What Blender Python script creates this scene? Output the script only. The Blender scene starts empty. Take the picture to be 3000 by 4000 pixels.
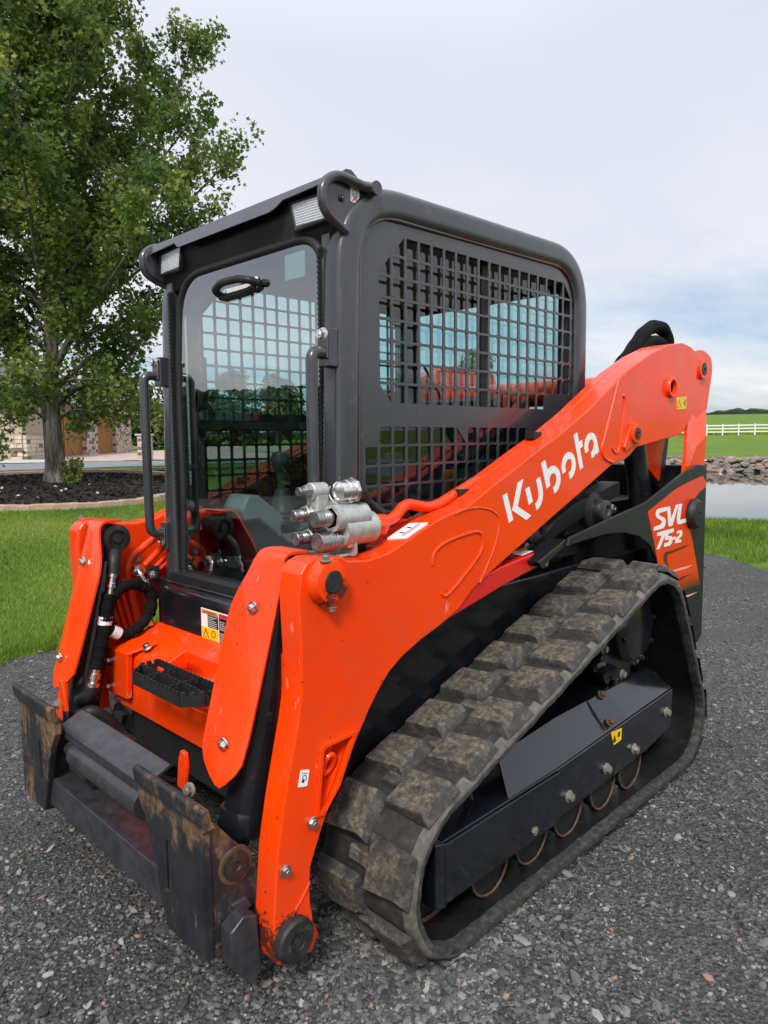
import bpy, bmesh, math, random
import numpy as np
from mathutils import Vector, Matrix
random.seed(7); rng = np.random.default_rng(7)
SC = bpy.context.scene
COL = SC.collection
GZ = -0.045                       # level of the gravel

# ------------------------------------------------------------------ camera
cd = bpy.data.cameras.new('camera'); cam = bpy.data.objects.new('camera', cd); COL.objects.link(cam)
cd.sensor_fit = 'VERTICAL'; cd.sensor_height = 24.0; cd.lens = 2784.63 / 4000 * 24.0
cd.clip_start = 0.05; cd.clip_end = 9000
_yaw, _pit, _rol = 0.7801, -0.1023, -0.0088
_d = Vector((-math.sin(_yaw)*math.cos(_pit), math.cos(_yaw)*math.cos(_pit), math.sin(_pit)))
_r = Vector((math.cos(_yaw), math.sin(_yaw), 0)); _u = _r.cross(_d)
_R = _r*math.cos(_rol) + _u*math.sin(_rol); _U = -_r*math.sin(_rol) + _u*math.cos(_rol)
m = Matrix((( _R.x, _U.x, -_d.x, 1.90147), (_R.y, _U.y, -_d.y, -1.41241), (_R.z, _U.z, -_d.z, 1.29474), (0, 0, 0, 1)))
cam.matrix_world = m
SC.camera = cam
SC.render.resolution_x, SC.render.resolution_y = 768, 1024
SC.view_settings.view_transform = 'Standard'; SC.view_settings.look = 'None'
SC.view_settings.exposure = 1.05; SC.view_settings.gamma = 1.0
SC.cycles.max_bounces = 6; SC.cycles.diffuse_bounces = 3; SC.cycles.glossy_bounces = 3; SC.cycles.transparent_max_bounces = 24
SC.cycles.use_adaptive_sampling = True; SC.cycles.adaptive_threshold = 0.015
SC.cycles.caustics_reflective = False; SC.cycles.caustics_refractive = False

# ------------------------------------------------------------------ sky and sun (bright overcast)
SUN_DIR = Vector((0.50, -0.72, 0.88)).normalized()           # towards the sun
W = bpy.data.worlds.new('World'); SC.world = W; W.use_nodes = True
def world():
    N = W.node_tree.nodes; L = W.node_tree.links; N.clear()
    def n(t, **k):
        o = N.new(t)
        for a, b in k.items(): setattr(o, a, b)
        return o
    out = n('ShaderNodeOutputWorld'); bg = n('ShaderNodeBackground'); bg.inputs['Strength'].default_value = 0.1
    L.new(bg.outputs[0], out.inputs[0])
    sky = n('ShaderNodeTexSky', sky_type='NISHITA'); sky.sun_disc = False
    sky.sun_elevation = math.asin(SUN_DIR.z); sky.sun_rotation = math.atan2(SUN_DIR.x, SUN_DIR.y)
    sky.altitude = 100; sky.air_density = 1.0; sky.dust_density = 1.5; sky.ozone_density = 1.5
    tc = n('ShaderNodeTexCoord'); sep = n('ShaderNodeSeparateXYZ'); L.new(tc.outputs['Generated'], sep.inputs[0])
    def mth(op, a, b=None, c=None):
        o = n('ShaderNodeMath', operation=op)
        for i, v in enumerate((a, b, c)):
            if v is None: continue
            if hasattr(v, 'is_output'): L.new(v, o.inputs[i])
            else: o.inputs[i].default_value = v
        return o.outputs[0]
    zc = mth('ADD', mth('MAXIMUM', sep.outputs[2], 0.0), 0.10)
    cx = n('ShaderNodeCombineXYZ'); L.new(mth('DIVIDE', sep.outputs[0], zc), cx.inputs[0]); L.new(mth('DIVIDE', sep.outputs[1], zc), cx.inputs[1])
    mp = n('ShaderNodeMapping'); mp.inputs['Scale'].default_value = (1.0, 0.55, 1); mp.inputs['Rotation'].default_value = (0, 0, -0.5)
    mp.inputs['Location'].default_value = (2.3, 0.6, 0); L.new(cx.outputs[0], mp.inputs[0])
    n1 = n('ShaderNodeTexNoise'); n1.inputs['Scale'].default_value = 0.55; n1.inputs['Detail'].default_value = 7; n1.inputs['Roughness'].default_value = 0.55
    n2 = n('ShaderNodeTexNoise'); n2.inputs['Scale'].default_value = 0.32; n2.inputs['Detail'].default_value = 5; n2.inputs['Roughness'].default_value = 0.5
    L.new(mp.outputs[0], n1.inputs['Vector']); L.new(mp.outputs[0], n2.inputs['Vector'])
    # cover: complete overhead, breaking up towards the horizon
    def mr(v, a, b, c, d):
        o = n('ShaderNodeMapRange'); L.new(v, o.inputs[0])
        for i, q in zip((1, 2, 3, 4), (a, b, c, d)): o.inputs[i].default_value = q
        return o.outputs[0]
    bias = mr(sep.outputs[2], 0.02, 0.34, -0.09, 0.40)
    cover = mr(mth('ADD', n1.outputs[0], bias), 0.40, 0.62, 0.0, 1.0)
    ramp = n('ShaderNodeValToRGB'); L.new(n2.outputs[0], ramp.inputs[0])
    e = ramp.color_ramp.elements
    e[0].position = 0.33; e[0].color = (4.9, 5.35, 6.4, 1)
    e[1].position = 0.66; e[1].color = (8.2, 8.2, 8.75, 1)
    # low cloud bank lit white
    hz = mr(sep.outputs[2], 0.0, 0.22, 1.0, 0.0)
    mixw = n('ShaderNodeMix', data_type='RGBA'); L.new(hz, mixw.inputs[0]); L.new(ramp.outputs[0], mixw.inputs[6]); mixw.inputs[7].default_value = (8.6, 8.3, 8.0, 1)
    skyb = n('ShaderNodeMix', data_type='RGBA'); skyb.inputs[0].default_value = 0.35; L.new(sky.outputs[0], skyb.inputs[6]); skyb.inputs[7].default_value = (3.3, 4.9, 7.3, 1)
    mx = n('ShaderNodeMix', data_type='RGBA'); L.new(cover, mx.inputs[0]); L.new(skyb.outputs[2], mx.inputs[6]); L.new(mixw.outputs[2], mx.inputs[7])
    # overcast skies brighten towards the zenith
    zen = mr(sep.outputs[2], 0.45, 1.0, 0.595, 1.05)
    vm = n('ShaderNodeVectorMath', operation='SCALE'); L.new(mx.outputs[2], vm.inputs[0]); L.new(zen, vm.inputs['Scale'])
    L.new(vm.outputs[0], bg.inputs[0])
world()
sl = bpy.data.lights.new('sun', 'SUN'); sun = bpy.data.objects.new('sun', sl); COL.objects.link(sun)
sl.energy = 1.5; sl.angle = math.radians(14); sl.color = (1.0, 0.96, 0.90)
sun.rotation_euler = SUN_DIR.to_track_quat('Z', 'Y').to_euler(); sun.location = (0, 0, 30)

# ------------------------------------------------------------------ materials
def nodes(mt):
    mt.use_nodes = True
    return mt.node_tree.nodes, mt.node_tree.links, mt.node_tree.nodes['Principled BSDF']
def _noise(N, L, scale, detail=4, rough=0.55, coord='Object', vec=None):
    t = N.new('ShaderNodeTexNoise'); t.inputs['Scale'].default_value = scale
    t.inputs['Detail'].default_value = detail; t.inputs['Roughness'].default_value = rough
    if vec is None:
        c = N.new('ShaderNodeTexCoord'); vec = c.outputs[coord]
    L.new(vec, t.inputs['Vector']); return t.outputs[0]
def _ramp(N, L, src, stops):
    r = N.new('ShaderNodeValToRGB'); L.new(src, r.inputs[0]); e = r.color_ramp.elements
    while len(e) < len(stops): e.new(0.5)
    for i, (p, c) in enumerate(stops):
        e[i].position = p; e[i].color = (c[0], c[1], c[2], 1) if hasattr(c, '__len__') else (c, c, c, 1)
    return r.outputs[0]
def _mix(N, L, f, a, b):
    o = N.new('ShaderNodeMix'); o.data_type = 'RGBA'
    for i, v in ((0, f), (6, a), (7, b)):
        if hasattr(v, 'is_output'): L.new(v, o.inputs[i])
        elif i == 0: o.inputs[0].default_value = v
        else: o.inputs[i].default_value = (v[0], v[1], v[2], 1)
    return o.outputs[2]
def _bump(N, L, b, src, strength, dist=0.002):
    o = N.new('ShaderNodeBump'); o.inputs['Strength'].default_value = strength; o.inputs['Distance'].default_value = dist
    L.new(src, o.inputs['Height']); L.new(o.outputs[0], b.inputs['Normal'])
M = {}
def paint(name, col, rough=0.35, coat=0.0, metal=0.0, var=0.12, vscale=6.0, dirt=None, dirtamt=0.5, dscale=9.0, bump=0.0, bscale=120, spec=0.5, rvar=0.1):
    mt = bpy.data.materials.new(name); N, L, b = nodes(mt)
    f = _noise(N, L, vscale, 5)
    lo = [c*(1-var) for c in col]; hi = [min(1, c*(1+var)) for c in col]
    c = _ramp(N, L, f, [(0.3, lo), (0.7, hi)])
    if dirt is not None:
        g = _noise(N, L, dscale, 8, 0.65)
        k = _ramp(N, L, g, [(0.62-0.2*dirtamt, 0.0), (0.80-0.2*dirtamt, 1.0)])
        c = _mix(N, L, k, c, dirt)
    L.new(c, b.inputs['Base Color'])
    r = _noise(N, L, vscale*2.3, 6, 0.6)
    L.new(_ramp(N, L, r, [(0.25, max(0.02, rough-rvar)), (0.75, min(1, rough+rvar))]), b.inputs['Roughness'])
    b.inputs['Metallic'].default_value = metal; b.inputs['Specular IOR Level'].default_value = spec
    if coat: b.inputs['Coat Weight'].default_value = coat; b.inputs['Coat Roughness'].default_value = 0.08
    if bump: _bump(N, L, b, _noise(N, L, bscale, 4), bump)
    M[name] = mt; return mt
def orange():
    mt = bpy.data.materials.new('orange_paint'); N, L, b = nodes(mt); geo = N.new('ShaderNodeNewGeometry'); P = geo.outputs['Position']
    c = _ramp(N, L, _noise(N, L, 3, 4, vec=P), [(0.3, (0.88, 0.046, 0.0005)), (0.7, (0.95, 0.060, 0.001))])
    mp = N.new('ShaderNodeMapping'); mp.inputs['Scale'].default_value = (60, 22, 9); mp.inputs['Rotation'].default_value = (0.5, 0.2, 0); L.new(P, mp.inputs[0])
    sc = _ramp(N, L, _noise(N, L, 1.3, 3, 0.5, vec=mp.outputs[0]), [(0.715, 0.0), (0.735, 0.6)])
    c = _mix(N, L, sc, c, (0.80, 0.36, 0.27))                       # short pale scuffs
    du = _ramp(N, L, _noise(N, L, 7, 9, 0.7, vec=P), [(0.46, 0.0), (0.78, 0.34)])
    c = _mix(N, L, du, c, (0.42, 0.10, 0.045))                      # thin road dust
    sp = N.new('ShaderNodeSeparateXYZ'); L.new(P, sp.inputs[0]); cb = N.new('ShaderNodeCombineXYZ'); L.new(sp.outputs[1], cb.inputs[1]); L.new(sp.outputs[2], cb.inputs[2])
    gr = _noise(N, L, 42, 7, 0.7, vec=P)
    for (y, z, r0, r1) in ((-0.478, 0.13, 0.058, 0.085), (-0.338, 0.945, 0.030, 0.056), (-0.515, 0.19, 0.0, 0.045)):   # grease round the pins
        ds = N.new('ShaderNodeVectorMath'); ds.operation = 'DISTANCE'; L.new(cb.outputs[0], ds.inputs[0]); ds.inputs[1].default_value = (0, y, z)
        mr = N.new('ShaderNodeMapRange'); L.new(ds.outputs['Value'], mr.inputs[0]); mr.inputs[1].default_value = r0; mr.inputs[2].default_value = r1; mr.inputs[3].default_value = 0.26; mr.inputs[4].default_value = 0.0
        ad = N.new('ShaderNodeMath'); ad.operation = 'ADD'; L.new(gr, ad.inputs[0]); L.new(mr.outputs[0], ad.inputs[1])
        c = _mix(N, L, _ramp(N, L, ad.outputs[0], [(0.66, 0.0), (0.74, 0.9)]), c, (0.030, 0.020, 0.014))
    L.new(c, b.inputs['Base Color']); L.new(_ramp(N, L, _noise(N, L, 9, 6, 0.6, vec=P), [(0.3, 0.24), (0.75, 0.44)]), b.inputs['Roughness'])
    b.inputs['Specular IOR Level'].default_value = 0.28; b.inputs['Coat Weight'].default_value = 0.38; b.inputs['Coat Roughness'].default_value = 0.05
    _bump(N, L, b, _noise(N, L, 140, 3, vec=P), 0.03); M['orange_paint'] = mt
orange()
paint('red_paint', (0.66, 0.014, 0.012), 0.30, coat=0.3, var=0.06)
paint('grey_cab_paint', (0.034, 0.036, 0.044), 0.34, coat=0.60, var=0.08, dirt=(0.10, 0.095, 0.085), dirtamt=0.10, dscale=14, bump=0.03, bscale=200)
paint('black_paint', (0.010, 0.011, 0.014), 0.22, coat=0.3, var=0.3, dirt=(0.05, 0.045, 0.04), dirtamt=0.05, dscale=20)
paint('frame_black', (0.006, 0.008, 0.012), 0.20, coat=0.5, var=0.3, dirt=(0.055, 0.05, 0.045), dirtamt=0.12, dscale=11, bump=0.04, bscale=150)
paint('black_plastic', (0.013, 0.013, 0.014), 0.55, var=0.25, bump=0.08, bscale=300)
paint('rubber_seal', (0.010, 0.010, 0.011), 0.6, var=0.2)
paint('sleeve_fabric', (0.008, 0.008, 0.009), 0.95, var=0.4, bump=0.6, bscale=420, spec=0.15)
paint('seat_vinyl', (0.02, 0.02, 0.022), 0.5, var=0.15, bump=0.1, bscale=200)
paint('console_grey', (0.30, 0.34, 0.34), 0.6, var=0.06)
paint('lining_grey', (0.42, 0.45, 0.47), 0.8, var=0.05)
paint('zinc_cast', (0.50, 0.52, 0.49), 0.46, metal=0.55, var=0.18, vscale=55, bump=0.25, bscale=130, dirt=(0.30, 0.30, 0.28), dirtamt=0.15, dscale=60)
paint('machined_steel', (0.34, 0.33, 0.33), 0.34, metal=0.9, var=0.15, vscale=40)
paint('bright_steel', (0.72, 0.70, 0.66), 0.26, metal=1.0, var=0.12, vscale=60, dirt=(0.35, 0.30, 0.22), dirtamt=0.1, dscale=80)
paint('bolt_dull', (0.30, 0.28, 0.23), 0.5, metal=0.6, var=0.25, vscale=60, dirt=(0.16, 0.11, 0.07), dirtamt=0.3, dscale=90)
paint('rusty_iron', (0.10, 0.055, 0.032), 0.75, metal=0.2, var=0.5, vscale=40, dirt=(0.22, 0.10, 0.05), dirtamt=0.4, dscale=50, bump=0.3, bscale=140)
paint('greasy_pin', (0.022, 0.021, 0.020), 0.45, var=0.5, vscale=30, dirt=(0.07, 0.06, 0.05), dirtamt=0.3, dscale=35, bump=0.15)
paint('white_decal', (0.88, 0.89, 0.88), 0.35, var=0.02)
paint('yellow_decal', (0.85, 0.58, 0.01), 0.35, var=0.03)
paint('black_print', (0.012, 0.012, 0.012), 0.45, var=0.1)
paint('orange_decal', (0.80, 0.045, 0.004), 0.25, coat=0.4, var=0.02)
paint('orange_sign', (0.82, 0.26, 0.02), 0.4, var=0.02)
paint('red_sign', (0.62, 0.02, 0.03), 0.4, var=0.02)
paint('brown_print', (0.10, 0.020, 0.008), 0.35, var=0.05)
paint('pink_print', (0.86, 0.42, 0.36), 0.3, var=0.03)
paint('lamp_reflector', (0.75, 0.76, 0.78), 0.18, metal=0.9, var=0.06)
paint('far_cement', (0.40, 0.33, 0.28), 0.9, var=0.2, vscale=1.2, bump=0.1, bscale=20)
def worn_hitch():
    mt = bpy.data.materials.new('worn_black_steel'); N, L, b = nodes(mt)
    c = _ramp(N, L, _noise(N, L, 12, 5), [(0.3, (0.010, 0.011, 0.014)), (0.7, (0.026, 0.027, 0.032))])
    tc = N.new('ShaderNodeTexCoord'); mp = N.new('ShaderNodeMapping'); mp.inputs['Scale'].default_value = (7, 7, 2.2); L.new(tc.outputs['Object'], mp.inputs[0])
    r1 = _noise(N, L, 1.6, 9, 0.68, vec=mp.outputs[0])
    sz = N.new('ShaderNodeSeparateXYZ'); L.new(tc.outputs['Object'], sz.inputs[0])
    bd = _ramp(N, L, sz.outputs[2], [(0.10, 0.10), (0.17, 0.0), (0.33, 0.0), (0.415, 0.10), (0.435, 0.10), (0.447, 0.0)])     # rust line below the lip and along the foot
    ad = N.new('ShaderNodeMath'); ad.operation = 'ADD'; L.new(r1, ad.inputs[0]); L.new(bd, ad.inputs[1])
    rf = _noise(N, L, 55, 6, 0.75); a2 = N.new('ShaderNodeMath'); a2.operation = 'MULTIPLY_ADD'; L.new(rf, a2.inputs[0]); a2.inputs[1].default_value = 0.35; L.new(ad.outputs[0], a2.inputs[2])
    k = _ramp(N, L, a2.outputs[0], [(0.72, 0.0), (0.86, 0.9)])
    c = _mix(N, L, k, c, _ramp(N, L, _noise(N, L, 60, 5), [(0.3, (0.13, 0.066, 0.028)), (0.7, (0.27, 0.165, 0.085))]))
    mp2 = N.new('ShaderNodeMapping'); mp2.inputs['Scale'].default_value = (30, 30, 4); L.new(tc.outputs['Object'], mp2.inputs[0])
    k2 = _ramp(N, L, _noise(N, L, 1.5, 8, 0.7, vec=mp2.outputs[0]), [(0.64, 0.0), (0.72, 1.0)])
    c = _mix(N, L, k2, c, (0.16, 0.16, 0.16))
    L.new(c, b.inputs['Base Color']); L.new(_ramp(N, L, r1, [(0.4, 0.32), (0.65, 0.75)]), b.inputs['Roughness'])
    _bump(N, L, b, _noise(N, L, 90, 6), 0.25)
    M['worn_black_steel'] = mt
worn_hitch()
def rubber(name, mudtop):
    mt = bpy.data.materials.new(name); N, L, b = nodes(mt)
    geo = N.new('ShaderNodeNewGeometry'); P = geo.outputs['Position']
    c = _ramp(N, L, _noise(N, L, 34, 9, 0.72, vec=P), [(0.30, (0.014, 0.0135, 0.013)), (0.50, (0.040, 0.038, 0.035)), (0.72, (0.12, 0.112, 0.092))])
    fine = _noise(N, L, 110, 6, 0.7, vec=P)
    if mudtop:
        tc = N.new('ShaderNodeTexCoord'); sp = N.new('ShaderNodeSeparateXYZ'); L.new(tc.outputs['Object'], sp.inputs[0])
        ad = N.new('ShaderNodeMath'); ad.operation = 'MULTIPLY_ADD'; L.new(_noise(N, L, 24, 8, 0.7, vec=P), ad.inputs[0]); ad.inputs[1].default_value = 0.110; L.new(sp.outputs[2], ad.inputs[2])
        k = _ramp(N, L, ad.outputs[0], [(0.0, 0.0), (1.0, 1.0)])
        mr = N.new('ShaderNodeMapRange'); L.new(ad.outputs[0], mr.inputs[0]); mr.inputs[1].default_value = 0.074; mr.inputs[2].default_value = 0.083
        mud = _ramp(N, L, _noise(N, L, 55, 9, 0.75, vec=P), [(0.34, (0.018, 0.015, 0.012)), (0.48, (0.080, 0.068, 0.050)), (0.68, (0.22, 0.19, 0.145))])
        c = _mix(N, L, mr.outputs[0], c, mud)
    L.new(c, b.inputs['Base Color']); b.inputs['Roughness'].default_value = 0.72
    _bump(N, L, b, fine, 0.7, 0.006); M[name] = mt
rubber('track_rubber', False); rubber('lug_rubber', True)
paint('groove_shade_rubber', (0.022, 0.021, 0.019), 0.8, var=0.4, vscale=40, dirt=(0.07, 0.06, 0.045), dirtamt=0.3, dscale=20, bump=0.4, bscale=90)  # shade between the lugs put into the belt colour, plus dusty flecks
paint('dusty_rubber', (0.10, 0.094, 0.078), 0.8, var=0.45, vscale=30, dirt=(0.20, 0.18, 0.13), dirtamt=0.5, dscale=18, bump=0.4, bscale=90)
paint('wet_black', (0.005, 0.006, 0.009), 0.16, coat=0.6, spec=0.6, var=0.3, dirt=(0.03, 0.028, 0.026), dirtamt=0.10, dscale=9, rvar=0.10)
def inner_rubber():
    paint('belt_inside', (0.014, 0.014, 0.015), 0.40, var=0.4, vscale=20, dirt=(0.05, 0.047, 0.045), dirtamt=0.15, dscale=25, bump=0.1)
inner_rubber()
def glass(name, tint, f0=0.09, rough=0.0):
    mt = bpy.data.materials.new(name); mt.use_nodes = True; N = mt.node_tree.nodes; L = mt.node_tree.links; N.clear()
    out = N.new('ShaderNodeOutputMaterial'); tr = N.new('ShaderNodeBsdfTransparent'); gl = N.new('ShaderNodeBsdfGlossy')
    tr.inputs[0].default_value = (*tint, 1); gl.inputs['Roughness'].default_value = rough; gl.inputs[0].default_value = (0.95, 0.98, 1.0, 1)
    geo = N.new('ShaderNodeNewGeometry'); dt = N.new('ShaderNodeVectorMath'); dt.operation = 'DOT_PRODUCT'
    L.new(geo.outputs['Incoming'], dt.inputs[0]); L.new(geo.outputs['Normal'], dt.inputs[1])
    def mth(op, x, y):
        o = N.new('ShaderNodeMath'); o.operation = op
        for i, v in enumerate((x, y)):
            if hasattr(v, 'is_output'): L.new(v, o.inputs[i])
            else: o.inputs[i].default_value = v
        return o.outputs[0]
    # Schlick; f0 covers both faces of the pane
    ca = mth('ABSOLUTE', dt.outputs['Value'], 0.0); fz = mth('ADD', mth('MULTIPLY', mth('POWER', mth('SUBTRACT', 1.0, ca), 5.0), 1-f0), f0)
    mx = N.new('ShaderNodeMixShader')
    L.new(fz, mx.inputs[0]); L.new(tr.outputs[0], mx.inputs[1]); L.new(gl.outputs[0], mx.inputs[2]); L.new(mx.outputs[0], out.inputs[0])
    M[name] = mt
glass('tinted_glass', (0.68, 0.83, 0.81), 0.27); glass('side_glass', (0.58, 0.78, 0.78), 0.09); glass('dark_glass', (0.40, 0.50, 0.48), 0.08); glass('clear_lens', (0.92, 0.93, 0.95), 0.06, 0.08)

# ------------------------------------------------------------------ mesh helpers
class MB:
    def __init__(s): s.v = []; s.f = []
    def add(s, v, f):
        o = len(s.v); s.v += [tuple(map(float, p)) for p in v]; s.f += [tuple(i+o for i in q) for q in f]; return s
    def box(s, x0, x1, y0, y1, z0, z1):
        return s.add([(x0,y0,z0),(x1,y0,z0),(x1,y1,z0),(x0,y1,z0),(x0,y0,z1),(x1,y0,z1),(x1,y1,z1),(x0,y1,z1)],
                     [(0,3,2,1),(4,5,6,7),(0,1,5,4),(1,2,6,5),(2,3,7,6),(3,0,4,7)])
    def prism(s, poly, ax, a, b):
        n = len(poly)
        area = sum(poly[i][0]*poly[(i+1)%n][1]-poly[(i+1)%n][0]*poly[i][1] for i in range(n))
        if area < 0: poly = poly[::-1]
        lo, hi = min(a, b), max(a, b)
        def P(p, h): return (h, p[0], p[1]) if ax == 0 else ((p[0], h, p[1]) if ax == 1 else (p[0], p[1], h))
        v = [P(p, lo) for p in poly] + [P(p, hi) for p in poly]
        up = tuple(range(n, 2*n)); dn = tuple(range(n))[::-1]
        f = [(i, (i+1)%n, n+(i+1)%n, n+i) for i in range(n)]
        fs = [up, dn] + f
        if ax == 1: fs = [q[::-1] for q in fs]
        return s.add(v, fs)
    def tube(s, path, r, seg=12, cap=True, squash=None):
        P = [Vector(p) for p in path]; n = len(P); rr = r if hasattr(r, '__len__') else [r]*n
        t = [(P[min(i+1, n-1)]-P[max(i-1, 0)]).normalized() for i in range(n)]
        up = Vector((0,0,1)) if abs(t[0].z) < 0.9 else Vector((1,0,0))
        a = t[0].cross(up).normalized(); v = []; f = []
        for i in range(n):
            a = (a - t[i]*a.dot(t[i])).normalized(); b = t[i].cross(a)
            for k in range(seg):
                q = 2*math.pi*k/seg; v.append(P[i] + (a*math.cos(q)+b*math.sin(q))*rr[i])
        for i in range(n-1):
            for k in range(seg):
                k2 = (k+1)%seg; f.append((i*seg+k, i*seg+k2, (i+1)*seg+k2, (i+1)*seg+k))
        if cap: f += [tuple(range(seg))[::-1], tuple(range((n-1)*seg, n*seg))]
        return s.add(v, f)
    def lathe(s, prof, org, axis, seg=20):
        ax = Vector(axis).normalized(); up = Vector((0,0,1)) if abs(ax.z) < 0.9 else Vector((1,0,0))
        a = ax.cross(up).normalized(); b = ax.cross(a); o = Vector(org); v = []; f = []
        for (r, h) in prof:
            for k in range(seg):
                q = 2*math.pi*k/seg; v.append(o + ax*h + (a*math.cos(q)+b*math.sin(q))*max(r, 1e-5))
        for i in range(len(prof)-1):
            for k in range(seg):
                k2 = (k+1)%seg; f.append((i*seg+k, (i+1)*seg+k, (i+1)*seg+k2, i*seg+k2))
        f += [tuple(range(seg)), tuple(range((len(prof)-1)*seg, len(prof)*seg))[::-1]]
        return s.add(v, f)
    def sheet(s, rows):
        n = len(rows[0]); v = [p for r in rows for p in r]
        return s.add(v, [(i*n+j, i*n+j+1, (i+1)*n+j+1, (i+1)*n+j) for i in range(len(rows)-1) for j in range(n-1)])
    def mirror(s):
        o = MB(); o.v = [(-x, y, z) for x, y, z in s.v]; o.f = [q[::-1] for q in s.f]; return o
    def side(s, sg): return s if sg > 0 else s.mirror()
def cyl(a, b, r, seg=20):
    a = Vector(a); b = Vector(b); h = (b-a).length
    return MB().lathe([(0,0),(r,0),(r,h),(0,h)], a, b-a, seg)
def arc_round(poly, rad, n=4):
    out = []; N_ = len(poly); R_ = rad if hasattr(rad, '__len__') else [rad]*N_
    for i in range(N_):
        p = Vector(poly[i]); a = Vector(poly[i-1])-p; b = Vector(poly[(i+1)%N_])-p; r = R_[i]
        if r <= 0: out.append(tuple(p)); continue
        r = min(r, a.length*0.48, b.length*0.48); a.normalize(); b.normalize()
        for k in range(n+1):
            t = k/n; q = p + a*r*(1-t)**2 + b*r*t**2; out.append((q.x, q.y))
    return out
def smooth_path(pts, n=6):
    P = [Vector(p) for p in pts]; out = []
    for i in range(len(P)-1):
        p0 = P[max(i-1,0)]; p1 = P[i]; p2 = P[i+1]; p3 = P[min(i+2,len(P)-1)]
        for k in range(n):
            t = k/n
            out.append(0.5*((2*p1)+(p2-p0)*t+(2*p0-5*p1+4*p2-p3)*t*t+(3*p1-p0-3*p2+p3)*t**3))
    out.append(P[-1]); return out
def bend(pts, r=0.04, n=5):
    P = [Vector(p) for p in pts]; out = [P[0]]
    for i in range(1, len(P)-1):
        a = P[i-1]-P[i]; b = P[i+1]-P[i]; q = min(r, a.length*0.48, b.length*0.48); a.normalize(); b.normalize()
        for k in range(n+1):
            t = k/n; out.append(P[i] + a*q*(1-t)**2 + b*q*t**2)
    out.append(P[-1]); return out
def link(o, parent=None):
    COL.objects.link(o)
    if parent is not None:
        o.parent = parent
        if parent.type == 'EMPTY': o.matrix_parent_inverse = Matrix.Translation(-parent.location)
    return o
def obj(name, mb, mat, parent=None, bevel=0.0, seg=2, angle=38, solid=0.0, smooth=True):
    me = bpy.data.meshes.new(name); me.from_pydata(mb.v, [], mb.f); me.update()
    o = bpy.data.objects.new(name, me); link(o, parent)
    if mat is not None: me.materials.append(M[mat] if isinstance(mat, str) else mat)
    if smooth:
        me.polygons.foreach_set('use_smooth', [True]*len(me.polygons)); me.set_sharp_from_angle(angle=math.radians(angle))
    if solid:
        s = o.modifiers.new('thick', 'SOLIDIFY'); s.thickness = solid; s.offset = 0
    if bevel:
        b = o.modifiers.new('edge', 'BEVEL'); b.width = bevel; b.segments = seg; b.limit_method = 'ANGLE'; b.angle_limit = math.radians(30); b.harden_normals = True
    return o
def cut(o, mb):
    me = bpy.data.meshes.new('cutter'); me.from_pydata(mb.v, [], mb.f); me.update()
    c = bpy.data.objects.new('cutter', me); COL.objects.link(c)
    md = o.modifiers.new('cut', 'BOOLEAN'); md.object = c; md.operation = 'DIFFERENCE'; md.solver = 'EXACT'
    o.modifiers.move(len(o.modifiers)-1, 0)
    dg = bpy.context.evaluated_depsgraph_get(); dg.update()
    keep = [m_ for m_ in o.modifiers if m_.type != 'BOOLEAN']
    for m_ in keep: m_.show_viewport = False
    dg.update(); new = bpy.data.meshes.new_from_object(o.evaluated_get(dg)); new.name = o.data.name
    o.modifiers.remove(md); o.data = new
    for m_ in keep: m_.show_viewport = True
    bpy.data.objects.remove(c); bpy.data.meshes.remove(me)
    new.polygons.foreach_set('use_smooth', [True]*len(new.polygons)); new.set_sharp_from_angle(angle=math.radians(38))
def tag(o, label=None, cat=None, group=None, kind=None):
    if label: o['label'] = label
    if cat: o['category'] = cat
    if group: o['group'] = group
    if kind: o['kind'] = kind
    return o
def thing(name, loc, label, cat, group=None):
    o = bpy.data.objects.new(name, None); o.location = loc; o.empty_display_size = 0.2; COL.objects.link(o)
    return tag(o, label, cat, group)
def share(src, parent, mw, name=None):
    o = src.copy(); COL.objects.link(o); o.parent = parent
    o.matrix_parent_inverse = Matrix.Translation(-parent.location) if parent.type == 'EMPTY' else Matrix.Identity(4)
    o.matrix_basis = mw; return o
_bolt = {}
def bolt(p, d, size, parent, mat='bright_steel', name='bolt'):
    """flanged hex bolt head; p base point, d outward direction, size = hex radius"""
    key = (round(size, 4), mat)
    if key not in _bolt:
        mb = MB().lathe([(0,0),(size*1.45,0),(size*1.45,size*0.28),(size*1.05,size*0.45),(0,size*0.45)], (0,0,0), (0,0,1), 16)
        hx = [(math.cos(k*math.pi/3)*size, math.sin(k*math.pi/3)*size) for k in range(6)]
        mb.prism(hx, 2, size*0.4, size*1.25)
        mb.lathe([(0,0),(size*0.55,0),(size*0.45,size*0.10),(0,size*0.10)], (0,0,size*1.25), (0,0,1), 10)
        o = obj(name, mb, mat, parent, angle=25); _bolt[key] = o
    else:
        o = _bolt[key].copy(); o.name = name; link(o, parent)
    q = Vector(d).to_track_quat('Z', 'Y').to_matrix().to_4x4()
    o.matrix_basis = Matrix.Translation(Vector(p)) @ q @ Matrix.Rotation(random.random()*1.0, 4, 'Z')
    return o
paint('worn_plate', (0.034, 0.033, 0.039), 0.36, coat=0.15, var=0.4, vscale=25, dirt=(0.12, 0.085, 0.055), dirtamt=0.06, dscale=30, bump=0.1)
paint('panel_black', (0.017, 0.018, 0.021), 0.42, spec=0.3, coat=0.0, var=0.1, dirt=(0.04, 0.04, 0.04), dirtamt=0.05, dscale=25)
paint('dusty_steel', (0.10, 0.095, 0.085), 0.6, metal=0.5, var=0.3, vscale=40)
paint('lens_ribs', (0.88, 0.89, 0.90), 0.25, metal=0.0, var=0.03)
paint('boot_rubber', (0.05, 0.056, 0.056), 0.5, var=0.15)
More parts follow.
